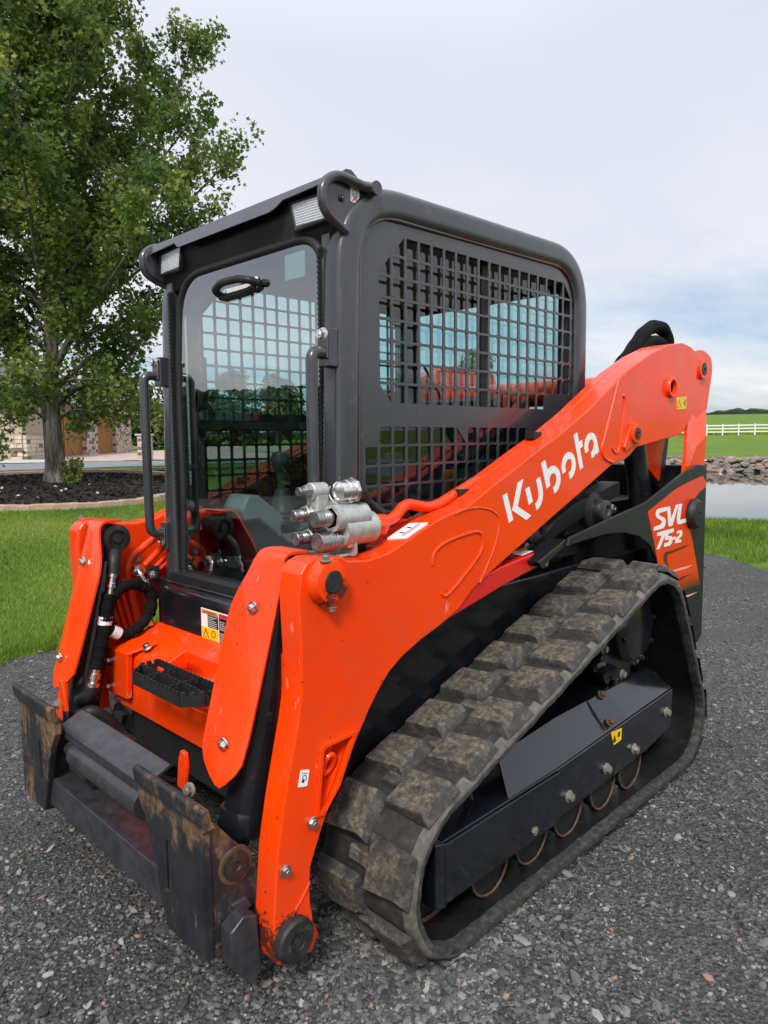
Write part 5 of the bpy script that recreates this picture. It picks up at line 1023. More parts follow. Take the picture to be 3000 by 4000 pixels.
    paint('roof_shingle', (0.14, 0.125, 0.115), 0.9, var=0.25, vscale=8); paint('fascia', (0.55, 0.50, 0.45), 0.7); paint('paver', (0.44, 0.33, 0.28), 0.9, var=0.2, vscale=3, bump=0.1, bscale=30)
    paint('far_gravel', (0.19, 0.195, 0.21), 0.9, var=0.25, vscale=12); paint('cap_stone', (0.50, 0.46, 0.40), 0.85, var=0.1)
    paint('wire', (0.02, 0.02, 0.02), 0.6)
land()
# ---- one sheet to the horizon
def ground():
    rad = np.concatenate([[0.02], np.geomspace(0.5, 3.0, 10)[:-1], np.geomspace(3.0, 60, 110)[:-1], np.geomspace(60, 300, 50)[:-1], np.geomspace(300, 4000, 25)])
    na = 420; an = np.linspace(0, 2*np.pi, na, endpoint=False); R_, A_ = np.meshgrid(rad, an, indexing='ij')
    X_ = 0.4+R_*np.cos(A_); Y_ = 0.3+R_*np.sin(A_); Z_ = height(X_, Y_); V = np.stack([X_, Y_, Z_], -1).reshape(-1, 3)
    i, j = np.meshgrid(np.arange(len(rad)-1), np.arange(na), indexing='ij'); j2 = (j+1) % na
    F = np.stack([i*na+j, (i+1)*na+j, (i+1)*na+j2, i*na+j2], -1).reshape(-1, 4)
    tag(mesh_np('ground', V, F, 'grass_ground'), 'mown green grass lawn and rising fields', None, None, 'structure')
ground()
def draped(name, poly_fn, x0, x1, y0, y1, step, mat, dz, kind='structure', hole=False):
    """a sheet following the land where poly_fn(x,y) is true"""
    xs = np.arange(x0, x1+step, step); ys = np.arange(y0, y1+step, step); X_, Y_ = np.meshgrid(xs, ys, indexing='ij')
    Z_ = height(X_, Y_)+dz; V = np.stack([X_, Y_, Z_], -1).reshape(-1, 3); ny = len(ys)
    i, j = np.meshgrid(np.arange(len(xs)-1), np.arange(ny-1), indexing='ij'); F = np.stack([i*ny+j, (i+1)*ny+j, (i+1)*ny+j+1, i*ny+j+1], -1).reshape(-1, 4)
    c = V[F].mean(1); F = F[poly_fn(c[:, 0], c[:, 1])]
    o = mesh_np(name, V, F, mat); o['kind'] = kind; return o
def wob(x, y): return 0.05*np.sin(y*5.1)+0.04*np.sin(y*13.7+x*9)+0.03*np.sin(x*17)
gp = np.array(GRAVEL)
def gravel_sheet():
    xs = np.concatenate([np.linspace(-16, -3.2, 40), np.arange(-3.0, 4.01, 0.08), np.linspace(4.3, 14, 24)]); ys = np.concatenate([np.linspace(-14, -4.2, 20), np.arange(-4, 7.41, 0.08)])
    X_, Y_ = np.meshgrid(xs, ys, indexing='ij')
    Z_ = GZ+0.008*np.sin(X_*2.1+Y_)*np.cos(Y_*1.7)+0.005*np.sin(X_*7+1.3)*np.sin(Y_*6.1); V = np.stack([X_, Y_, Z_-0.004], -1).reshape(-1, 3); ny = len(ys)
    i, j = np.meshgrid(np.arange(len(xs)-1), np.arange(ny-1), indexing='ij'); F = np.stack([i*ny+j, (i+1)*ny+j, (i+1)*ny+j+1, i*ny+j+1], -1).reshape(-1, 4)
    c = V[F].mean(1); ok = in_poly(c[:, 0]-wob(c[:, 0], c[:, 1]), c[:, 1]+wob(c[:, 1], c[:, 0]), GRAVEL); F = F[ok]
    o = mesh_np('gravel_drive', V, F, 'gravel_bed'); tag(o, 'dark grey crushed gravel drive', None, None, 'structure')
gravel_sheet()
# ---- loose stones of the gravel (instances of a few chips)
def instancer(name, pts, rot, scl, protos, label):
    me = bpy.data.meshes.new(name); me.vertices.add(len(pts)); me.vertices.foreach_set('co', np.asarray(pts, np.float32).ravel())
    a = me.attributes.new('rot', 'FLOAT_VECTOR', 'POINT'); a.data.foreach_set('vector', np.asarray(rot, np.float32).ravel())
    a = me.attributes.new('scl', 'FLOAT_VECTOR', 'POINT'); a.data.foreach_set('vector', np.asarray(scl, np.float32).ravel())
    a = me.attributes.new('pick', 'INT', 'POINT'); a.data.foreach_set('value', rng.integers(0, len(protos), len(pts)).astype(np.int32))
    o = bpy.data.objects.new(name, me); COL.objects.link(o)
    col = bpy.data.collections.new(name+'_chips')
    for p in protos: col.objects.link(p)
    ng = bpy.data.node_groups.new(name, 'GeometryNodeTree'); ng.interface.new_socket('Geometry', in_out='INPUT', socket_type='NodeSocketGeometry'); ng.interface.new_socket('Geometry', in_out='OUTPUT', socket_type='NodeSocketGeometry')
    N = ng.nodes; L = ng.links; gi = N.new('NodeGroupInput'); go = N.new('NodeGroupOutput'); m2p = N.new('GeometryNodeMeshToPoints'); iop = N.new('GeometryNodeInstanceOnPoints')
    ci = N.new('GeometryNodeCollectionInfo'); ci.inputs['Collection'].default_value = col; ci.inputs['Separate Children'].default_value = True; ci.inputs['Reset Children'].default_value = True
    def na(nm, t):
        q = N.new('GeometryNodeInputNamedAttribute'); q.data_type = t; q.inputs['Name'].default_value = nm; return q.outputs['Attribute']
    L.new(gi.outputs[0], m2p.inputs['Mesh']); L.new(m2p.outputs[0], iop.inputs['Points']); L.new(ci.outputs[0], iop.inputs['Instance']); iop.inputs['Pick Instance'].default_value = True
    L.new(na('pick', 'INT'), iop.inputs['Instance Index']); L.new(na('rot', 'FLOAT_VECTOR'), iop.inputs['Rotation']); L.new(na('scl', 'FLOAT_VECTOR'), iop.inputs['Scale']); L.new(iop.outputs[0], go.inputs[0])
    md = o.modifiers.new('scatter', 'NODES'); md.node_group = ng
    tag(o, label, None, None, 'stuff'); return o
def chip(seed):
    r = random.Random(seed); bm = bmesh.new(); bmesh.ops.create_icosphere(bm, subdivisions=1, radius=1)
    for v in bm.verts: v.co *= r.uniform(0.72, 1.2); v.co.z *= 0.62; v.co.y *= 0.82
    if seed % 2: 
        bmesh.ops.bisect_plane(bm, geom=bm.verts[:]+bm.edges[:]+bm.faces[:], plane_co=(0.3, 0, 0.2), plane_no=(r.uniform(.2, 1), r.uniform(-.5, .5), r.uniform(.2, .8)), clear_outer=True)
        ed = [e for e in bm.edges if e.is_boundary]; bmesh.ops.holes_fill(bm, edges=ed)
    me = bpy.data.meshes.new('stone_chip'); bm.to_mesh(me); bm.free(); me.materials.append(M['gravel_stone']); return bpy.data.objects.new('stone_chip', me)
def stones():
    n = 340000
    r = np.abs(rng.normal(0, 1, n))*4.2; a = rng.uniform(0, 2*np.pi, n)
    x = 0.8+r*np.cos(a); y = -0.2+r*np.sin(a)
    ok = in_poly(x, y, GRAVEL) & (y < 7.3)
    # nothing where the machine hides the ground, and thin out right under the camera's back
    ok &= ~((np.abs(x) < 0.45) & (y > -0.1) & (y < 1.75)); ok &= ((x-CX0)*-0.70+(y-CY0)*0.707) > -0.3
    clump = 0.5+0.5*np.sin(x*2.3+1.7*np.sin(y*1.9))*np.cos(y*2.6+0.8*np.sin(x*3.1)); damp = sstep(0.75, 1.25, x-0.10*(y-1))*sstep(-1.2, -0.5, y); ok &= rng.uniform(0, 1, n) < (0.35+0.65*clump)*(1-0.35*damp)
    x = x[ok]; y = y[ok]; m_ = len(x)
    s = np.exp(rng.normal(np.log(0.0044), 0.46, m_)); s = np.clip(s, 0.0028, 0.020)
    z = GZ-0.004+0.008*np.sin(x*2.1+y)*np.cos(y*1.7)+0.005*np.sin(x*7+1.3)*np.sin(y*6.1)+s*0.22
    rot = np.stack([rng.normal(0, .25, m_), rng.normal(0, .25, m_), rng.uniform(0, 6.28, m_)], -1)
    scl = np.stack([s*rng.uniform(.8, 1.6, m_), s, s*rng.uniform(.6, 1.1, m_)], -1)
    instancer('gravel_stones', np.stack([x, y, z], -1), rot, scl, [chip(k) for k in range(8)], 'loose grey crushed stones of the gravel drive')
stones()
# ---- grass blades
def blades(name, x, y, h, w, label, lean=0.5):
    n = len(x); z = height(x, y)-0.005; a = rng.uniform(0, 6.283, n); l_ = rng.uniform(0.1, lean, n)*h; b_ = rng.uniform(0, 6.283, n)
    P0 = np.stack([x-np.cos(a)*w, y-np.sin(a)*w, z], -1); P1 = np.stack([x+np.cos(a)*w, y+np.sin(a)*w, z], -1)
    mx = x+np.cos(b_)*l_*0.35; my = y+np.sin(b_)*l_*0.35
    P2 = np.stack([mx+np.cos(a)*w*0.8, my+np.sin(a)*w*0.8, z+h*0.6], -1); P3 = np.stack([mx-np.cos(a)*w*0.8, my-np.sin(a)*w*0.8, z+h*0.6], -1)
    P4 = np.stack([x+np.cos(b_)*l_, y+np.sin(b_)*l_, z+h], -1)
    V = np.stack([P0, P1, P2, P3, P4], 1).reshape(-1, 3); k = np.arange(n)*5
    F = np.concatenate([np.stack([k, k+1, k+2], -1), np.stack([k, k+2, k+3], -1), np.stack([k+3, k+2, k+4], -1)])
    o = mesh_np(name, V, F, 'grass_blade', smooth=False); at = o.data.attributes.new('tint', 'FLOAT', 'POINT')
    pat = 0.5+0.22*np.sin(x*1.3+0.7*np.sin(y*0.9))+0.18*np.sin(y*2.9+x*0.6)+rng.normal(0, .16, n); at.data.foreach_set('value', np.repeat(np.clip(pat, 0, 1), 5).astype(np.float32))
    tag(o, label, None, None, 'stuff'); return o
def lawns():
    n = 190000; s = 3.2*np.exp(rng.uniform(0, np.log(15.2/3.2), n)); t = rng.uniform(-1, 1, n)*(1.0+s*0.36)+s*0.02
    x = CX0-0.936*s+0.3515*t; y = CY0+0.3515*s+0.936*t
    ok = ~in_poly(x-0.07+0.07*np.sin(y*9)+0.05*np.sin(y*23), y, GRAVEL) & (np.hypot((x+14.62), (y-4.9)) > 3.3)
    x, y, s = x[ok], y[ok], s[ok]; k = 0.6+0.10*s
    edge = np.exp(-edge_dist(x, y, GRAVEL)/0.16)
    blades('lawn_grass', x, y, rng.uniform(0.030, 0.062, len(x))*(1+1.6*edge*(0.6+0.4*np.sin(y*7))), 0.0022*k*rng.uniform(.8, 1.3, len(x)), 'short mown lawn grass left of the drive', 0.9)
    n = 60000; u = rng.uniform(0, 1, n); v = rng.uniform(0, 1, n); q = 8.3+u*5.5; r = -4.2+v*11
    x = CX0-0.35*q+0.937*r; y = CY0+0.937*q+0.35*r; ok = ~in_poly(x, y, GRAVEL); x, y, q = x[ok], y[ok], q[ok]
    tall = sstep(11.3, 13.2, q)
    blades('bank_grass', x, y, rng.uniform(0.05, 0.12, len(x))+tall*rng.uniform(0.0, 0.24, len(x))**2, rng.uniform(0.003, 0.006, len(x)), 'longer grass on the bank beside the pond', 0.7)
    n = 2600; x = rng.uniform(-2.6, 3.2, n); y = rng.uniform(-1.6, 5.0, n); cl = np.sin(x*3.7)*np.sin(y*4.3+1) > 0.55; x, y = x[cl], y[cl]
    ok = ~((np.abs(x) < 0.9) & (y > -0.7) & (y < 1.9)); x, y = x[ok], y[ok]
    blades('gravel_weeds', x, y, rng.uniform(0.012, 0.04, len(x)), np.full(len(x), 0.0012), 'thin weeds sprouting in the gravel', 1.4)
lawns()
# ---- pond
pm = MB(); Q = lambda q, r: (CX0-0.35*q+0.937*r, CY0+0.937*q+0.35*r)
ring = [Q(12.5,-9), Q(12.5,60), Q(44.5,60), Q(44.5,-18), Q(30,-20)]
tag(obj('pond_water', MB().add([(x, y, GZ-0.60) for x, y in ring], [tuple(range(5))]), 'pond_water', None, smooth=False), 'still pond reflecting the sky', None, None, 'structure')
# ---- rock bank of the pond
def rocks():
    root = obj('rock_bank', MB().sheet([[(*Q(42.3, r), GZ-0.80) for r in np.arange(-20, 27, 1.0)], [(*Q(44.9, r), GZ+0.02) for r in np.arange(-20, 27, 1.0)]]), 'bank_rock', None)
    tag(root, 'bank of rounded field stones along the far side of the pond', None, None, 'structure')
    protos = []
    for k in range(6):
        r = random.Random(k+40); bm = bmesh.new(); bmesh.ops.create_icosphere(bm, subdivisions=2, radius=1)
        for v in bm.verts: v.co *= r.uniform(0.85, 1.12)
        for v in bm.verts: v.co.z *= 0.7
        me = bpy.data.meshes.new('rock'); bm.to_mesh(me); bm.free(); m2 = M['bank_rock'].copy(); me.materials.append(m2)
        hue = r.choice([(0.20, 0.14, 0.10), (0.16, 0.135, 0.115), (0.27, 0.185, 0.135), (0.13, 0.10, 0.08), (0.22, 0.12, 0.09)])
        for nd in m2.node_tree.nodes:
            if nd.type == 'VALTORGB' and nd.color_ramp.elements[1].color[0] > 0.2 and nd.color_ramp.elements[0].color[0] > 0.05:
                nd.color_ramp.elements[0].color = (*[c*0.7 for c in hue], 1); nd.color_ramp.elements[1].color = (*[c*1.25 for c in hue], 1)
        protos.append(me)
    for i in range(290):
        u = random.random(); r = random.uniform(-3.5, 6.5); q = 42.5+2.1*u; x, y = Q(q, r); z = GZ-0.60+0.72*u
        o = bpy.data.objects.new('rock', random.choice(protos)); COL.objects.link(o); o.parent = root
        s = random.uniform(0.12, 0.25); o.location = (x, y, z); o.scale = (s*random.uniform(.9, 1.5), s*random.uniform(.8, 1.2), s*random.uniform(.7, 1)); o.rotation_euler = (random.uniform(-.3, .3), random.uniform(-.3, .3), random.uniform(0, 6.28))
rocks()
def more_rocks():
    bm = bmesh.new(); bmesh.ops.create_icosphere(bm, subdivisions=1, radius=1); bm.verts.ensure_lookup_table()
    V0 = np.array([v.co[:] for v in bm.verts]); F0 = np.array([[v.index for v in f.verts] for f in bm.faces]); bm.free()
    n = 900; u = rng.uniform(0, 1, n); r = np.where(rng.uniform(0, 1, n) < .5, rng.uniform(-20, -3.3, n), rng.uniform(6.3, 26, n)); q = 42.5+2.1*u
    c = np.stack([CX0-0.35*q+0.937*r, CY0+0.937*q+0.35*r, GZ-0.60+0.72*u], -1); s = rng.uniform(.12, .25, (n, 1, 1))*rng.uniform(.8, 1.3, (n, 1, 3))*np.array([1.2, 1.1, .75])
    V = c[:, None]+V0[None]*s*rng.uniform(.85, 1.12, (n, len(V0), 1)); F = (F0[None]+(np.arange(n)*len(V0))[:, None, None]).reshape(-1, 3)
    o = mesh_np('bank_rocks', V.reshape(-1, 3), F, 'bank_rock'); tag(o, 'field stones of the pond bank beyond the picked-out ones', None, None, 'stuff')
more_rocks()
# ---- white rail fence beyond the pond
def fence():
    root = thing('rail_fence', (*Q(95, 0), float(height(*Q(95, 0)))), 'long white three-rail fence across the field beyond the pond', 'fence')
    pmesh = None
    rs_ = np.arange(-36, 36, 1.72)
    for i, r in enumerate(rs_):
        x, y = Q(95, r); z = float(height(x, y))
        if pmesh is None: pmesh = obj('post', MB().box(-.065,.065,-.065,.065,-.2,1.32).add([(-.07,-.07,1.32),(.07,-.07,1.32),(.07,.07,1.32),(-.07,.07,1.32),(0,0,1.38)], [(0,1,4),(1,2,4),(2,3,4),(3,0,4)]), 'fence_white', root); o = pmesh
        else: o = pmesh.copy(); COL.objects.link(o); o.parent = root; o.matrix_parent_inverse = Matrix.Translation(-root.location)
        o.matrix_basis = Matrix.Translation((x, y, z)) @ Matrix.Rotation(0.36, 4, 'Z')
    for i in range(len(rs_)-1):
        xa, ya = Q(95, rs_[i]); xb, yb_ = Q(95, rs_[i+1]); za = float(height(xa, ya)); zb_ = float(height(xb, yb_))
        for h in (0.42, 0.80, 1.18):
            obj('rail', MB().add([(xa,ya,za+h-.07),(xb,yb_,zb_+h-.07),(xb,yb_,zb_+h+.07),(xa,ya,za+h+.07),(xa-.015,ya+.04,za+h-.07),(xb-.015,yb_+.04,zb_+h-.07),(xb-.015,yb_+.04,zb_+h+.07),(xa-.015,ya+.04,za+h+.07)], [(0,1,2,3),(4,7,6,5),(3,2,6,7),(0,4,5,1)]), 'fence_white', root, smooth=False)
fence()
# ================================================================== trees
VR = np.array([0.3515, 0.936, 0.0])      # screenward right in the left half of the place
VD = np.array([-0.936, 0.3515, 0.0])
LEAF = []
for k in range(10):
    a = math.radians(-90+36*k+18); r = (0.50, 0.8, 0.55, 1.0, 0.52, 1.25, 0.52, 1.0, 0.55, 0.8)[k]; LEAF.append((r*math.cos(a+math.pi/10*0), r*math.sin(a), 0.0))
LEAF = np.array(LEAF)
def leaf_mesh(name, pts, size, nrm, tint, mat, parent, simple=False):
    n = len(pts); nrm = nrm/np.linalg.norm(nrm, axis=1, keepdims=True)
    rnd = rng.normal(0, 1, (n, 3)); a = np.cross(nrm, rnd); a /= np.linalg.norm(a, axis=1, keepdims=True)+1e-9; b = np.cross(nrm, a)
    if simple:
        T = np.array([(-.8,-.5,0),(.1,-.9,0),(.9,-.1,0),(.4,.8,0),(-.5,.7,0)]); m_ = 5
        V = pts[:, None]+size[:, None, None]*(a[:, None]*T[None, :, :1]+b[:, None]*T[None, :, 1:2]); k = np.arange(n)*m_
        F = np.concatenate([np.stack([k, k+1, k+2], -1), np.stack([k, k+2, k+3], -1), np.stack([k, k+3, k+4], -1)])
    else:
        T = np.concatenate([[(0, 0, 0)], LEAF]); m_ = 11
        V = pts[:, None]+size[:, None, None]*(a[:, None]*T[None, :, :1]+b[:, None]*T[None, :, 1:2]-nrm[:, None]*(0.18*(T[None, :, :1]**2))); k = np.arange(n)*m_
        F = np.concatenate([np.stack([k, k+1+i, k+1+(i+1) % 10], -1) for i in range(10)])
    o = mesh_np(name, V.reshape(-1, 3), F, mat, parent, smooth=False)
    at = o.data.attributes.new('tint', 'FLOAT', 'POINT'); at.data.foreach_set('value', np.repeat(np.clip(tint, 0, 1), m_).astype(np.float32)); return o
def crown_points(tips, per, spread, r):
    """leaf positions in plumes along the outer part of each shoot"""
    P = []; T = []
    for (p0, p1) in tips:
        p0 = np.array(p0); p1 = np.array(p1); L_ = np.linalg.norm(p1-p0); n = max(6, int(per*L_)); t = r.uniform(0.10, 1.04, n)**0.85
        ax = (p1-p0)/max(L_, 1e-6); off = r.normal(0, 1, (n, 3)); off -= np.outer(off@ax, ax); w = spread*(0.55+0.75*np.sin(np.clip(t, 0, 1)*math.pi*0.8))
        P.append(p0+(p1-p0)*t[:, None]+off*w[:, None]*0.55+np.array([0, 0, -0.03])); T.append(np.full(n, np.clip(r.normal(0.48, 0.24), 0.02, 0.98))+r.normal(0, .10, n))
    return np.concatenate(P), np.concatenate(T)
def maple():
    base = np.array([-14.60, 4.80, 0.0]); base[2] = float(height(base[0], base[1]))-0.05
    root = thing('maple_tree', tuple(base), 'large green maple with stout grey trunk standing in the mulch bed', 'tree')
    r = np.random.default_rng(21); segs = []; tips = []
    def wp(rr, dd, z): return base+VR*rr+VD*dd+np.array([0, 0, z])
    trunk = [wp(0,0,0), wp(0.0,0,0.5), wp(-0.02,0,1.3), wp(-0.03,0.0,2.1), wp(0.05,0.05,3.2), wp(0.10,0.1,4.8), wp(0.22,0.1,6.8), wp(0.30,0.1,9.0), wp(0.35,0.1,11.2)]
    tr = [0.33, 0.215, 0.19, 0.195, 0.15, 0.13, 0.10, 0.065, 0.03]
    tb = MB(); tb.tube(smooth_path(trunk, 5), list(np.interp(np.linspace(0, 8, 41), range(9), tr)), 18)
    bark = obj('trunk', tb, 'bark', root, angle=60)
    env = lambda z: np.interp(z, [1.2, 2.2, 3.5, 5, 7, 9, 11, 13, 14.5], [2.4, 3.1, 4.1, 4.9, 5.2, 4.9, 3.9, 2.3, 0.5])
    limbs = []
    # the limbs one can see from the drive
    limbs += [([wp(-0.1,0,1.75), wp(-0.55,-0.1,2.35), wp(-0.72,-0.2,3.1), wp(-0.95,-0.3,4.4), wp(-1.3,-0.4,6.2)], 0.10), ([wp(0.1,0,1.9), wp(0.55,-0.15,2.25), wp(1.0,-0.25,2.35), wp(1.6,-0.5,2.9), wp(2.3,-0.6,3.9), wp(2.9,-0.6,5.3)], 0.105),
              ([wp(0.05,0.05,2.6), wp(0.7,0.0,3.7), wp(1.7,-0.1,5.0), wp(3.0,-0.2,6.4), wp(4.1,-0.2,7.6)], 0.09), ([wp(0.1,0.1,3.3), wp(0.7,0.2,5.0), wp(1.8,0.2,7.0), wp(2.9,0.2,8.9), wp(3.4,0.2,10.2)], 0.085)]
    for k in range(40):
        h0 = 2.2+k*0.18; az = k*2.4+0.4; ln = r.uniform(0.75, 1.0)
        zt = h0+2.2+0.28*h0; rad = env(zt)*ln*(0.55+0.45*r.random()); dr, dd = math.cos(az)*rad, math.sin(az)*rad
        limbs.append(([wp(0.08,0.05,h0), wp(dr*0.28,dd*0.28,h0+(zt-h0)*0.30), wp(dr*0.62,dd*0.62,h0+(zt-h0)*0.62), wp(dr,dd,zt)], 0.070*(1-0.013*k)))
    # low drooping boughs
    for (dr, dd, z0, z1) in ((-1.1,-1.0,1.45,1.25),(1.25,-0.9,1.5,1.55),(-2.0,-0.6,1.9,1.75),(2.1,-0.4,2.0,1.9),(0.6,1.8,1.8,1.7),(-0.9,1.9,1.9,1.8),(-0.5,-1.8,1.9,2.3),(1.6,1.2,2.0,2.0),(0.9,-1.7,2.1,2.3)):
        limbs.append(([wp(dr*0.08,dd*0.08,z0), wp(dr*0.35,dd*0.35,z0+0.22), wp(dr*0.7,dd*0.7,(z0+z1)/2+0.12), wp(dr,dd,z1)], 0.038))
    for pts, rad in limbs:
        P = [np.array(q) for q in smooth_path(pts, 6)]; n = len(P); lb = MB().tube(P, list(np.linspace(rad, 0.012, n)), 8); o = obj('branch', lb, 'bark', root, angle=70)
        total = sum(np.linalg.norm(P[i+1]-P[i]) for i in range(n-1)); ns = int(total*2.6)+3; tw = MB()
        for i in range(ns):
            f = 0.22+0.78*(i+0.5)/ns; q = P[min(n-1, int(f*(n-1)))]; d0 = P[min(n-1, int(f*(n-1))+1)]-P[max(0, int(f*(n-1))-1)]; d0 = d0/(np.linalg.norm(d0)+1e-9)
            side = r.normal(0, 1, 3); side -= d0*(side@d0); side /= np.linalg.norm(side); dv = d0*0.55+side*0.75+np.array([0, 0, 0.55 if rad > 0.04 else 0.0]); dv /= np.linalg.norm(dv)
            ln = r.uniform(0.5, 1.25)*(1.15-0.45*f) if rad > 0.04 else r.uniform(0.3, 0.6); e_ = q+dv*ln; tips.append((q+dv*0.12, e_)); tw.tube([q, (q+e_)/2+r.normal(0, .03, 3), e_], [0.011, 0.007, 0.003], 4, False)
            for j in range(2 if rad > 0.04 else 1):
                s2 = r.normal(0, 1, 3); d2 = dv*0.5+s2/np.linalg.norm(s2)*0.6+np.array([0, 0, 0.42]); d2 /= np.linalg.norm(d2); q2 = q+dv*ln*r.uniform(.3, .8); tips.append((q2, q2+d2*r.uniform(.3, .7)))
        tips.append((P[-2], P[-1]+(P[-1]-P[-3])*0.5)); tw_o = obj('twigs', tw, 'bark', o, smooth=False); tw_o['kind'] = 'stuff'
    Pn, T = crown_points(tips, 96, 0.24, r); k = len(Pn)
    nrm = np.stack([r.normal(0, .7, k), r.normal(0, .7, k), np.abs(r.normal(0.6, .5, k))], -1); sz = r.uniform(0.036, 0.078, k)
    cr = leaf_mesh('crown', Pn, sz, nrm, T, 'maple_leaf', root); cr['kind'] = 'stuff'
    print('maple leaves', k)
    # suckers at the foot
    sb = base+VR*0.36+VD*-0.2
    sh = thing('trunk_sucker_shrub', (sb[0], sb[1], float(height(sb[0], sb[1]))), 'small bushy yellow-green shrub at the foot of the maple', 'shrub')
    pts = np.array([sb[0], sb[1], float(height(sb[0], sb[1]))])+np.stack([r.normal(0, .12, 420), r.normal(0, .12, 420), r.uniform(0.02, 0.62, 420)], -1)
    st = MB()
    for i in range(7): st.tube([(sb[0], sb[1], pts[0][2]*0+float(height(sb[0], sb[1]))), (sb[0]+r.normal(0, .1), sb[1]+r.normal(0, .1), float(height(sb[0], sb[1]))+0.5)], 0.006, 4)
    obj('stems', st, 'bark', sh, smooth=False); leaf_mesh('leaves', pts, r.uniform(.03, .055, 420), r.normal(0, 1, (420, 3))+np.array([0, 0, .6]), r.uniform(.45, 1.0, 420), 'maple_leaf', sh)
maple()
def far_tree(x, y, h, rad, n, leaf, label, seed, tint=0.45, mat='shrub_leaf', group='trees along the far side of the lawn', zb=0.12):
    r = np.random.default_rng(seed); z0 = float(height(x, y))-0.1; root = thing('background_tree', (x, y, z0), label, 'tree', group)
    tr = MB().tube(smooth_path([(x,y,z0),(x+.05,y,z0+h*.3),(x-.05,y+.05,z0+h*.6),(x,y,z0+h*.85)], 4), list(np.linspace(h*0.025, 0.03, 13)), 8)
    obj('trunk', tr, 'bark', root, angle=70)
    lob = []
    for i in range(26):
        f = r.uniform(zb, 1.0); w = rad*math.sin(min(1, max(.15, (1.06-f)*1.25))*math.pi/2)*r.uniform(.35, 1.0); a = r.uniform(0, 6.283); lob.append((x+w*math.cos(a)*.8, y+w*math.sin(a)*.8, z0+h*f, rad*r.uniform(.22, .42)))
    q = r.integers(0, len(lob), n); L_ = np.array(lob)[q]; d_ = r.normal(0, 1, (n, 3)); d_ /= np.linalg.norm(d_, axis=1, keepdims=True); P = L_[:, :3]+d_*(L_[:, 3]*r.uniform(.35, 1.05, n)**.5)[:, None]*np.array([1, 1, .8])
    lt = np.clip(r.normal(tint, .16, len(lob)), 0, 1)[q]+r.normal(0, .08, n)
    cr = leaf_mesh('crown', P, r.uniform(.6, 1.2, n)*leaf, d_+np.array([0, 0, .5]), lt, mat, root, True); cr['kind'] = 'stuff'
far_tree(-66.5, 30.0, 7.5, 4.2, 3800, 0.20, 'tall dark green tree rising behind the right end of the garage', 1, .25)
far_tree(-65.5, 33.0, 6.2, 3.6, 3400, 0.20, 'bushy green tree beyond the stone pillar', 2, .45)
far_tree(-63.5, 35.6, 6.8, 3.6, 3400, 0.20, 'yellow-green tree just left of the cab beyond the pillar', 3, .75)
far_tree(-60.5, 39.5, 7.5, 4.0, 3400, 0.22, 'first dark tree seen through the windscreen from its left', 4, .35)
far_tree(-58.0, 43.5, 7.0, 4.2, 3400, 0.22, 'second tree seen through the windscreen, lighter green', 5, .55)
far_tree(-52.0, 47.0, 7.8, 4.2, 3400, 0.22, 'third tree seen through the windscreen beside the near cab post', 6, .4)
far_tree(-17.5, 23.7, 6.0, 2.7, 7000, 0.085, 'slender green tree seen through the mesh side window of the cab', 8, .6, 'maple_leaf', None)
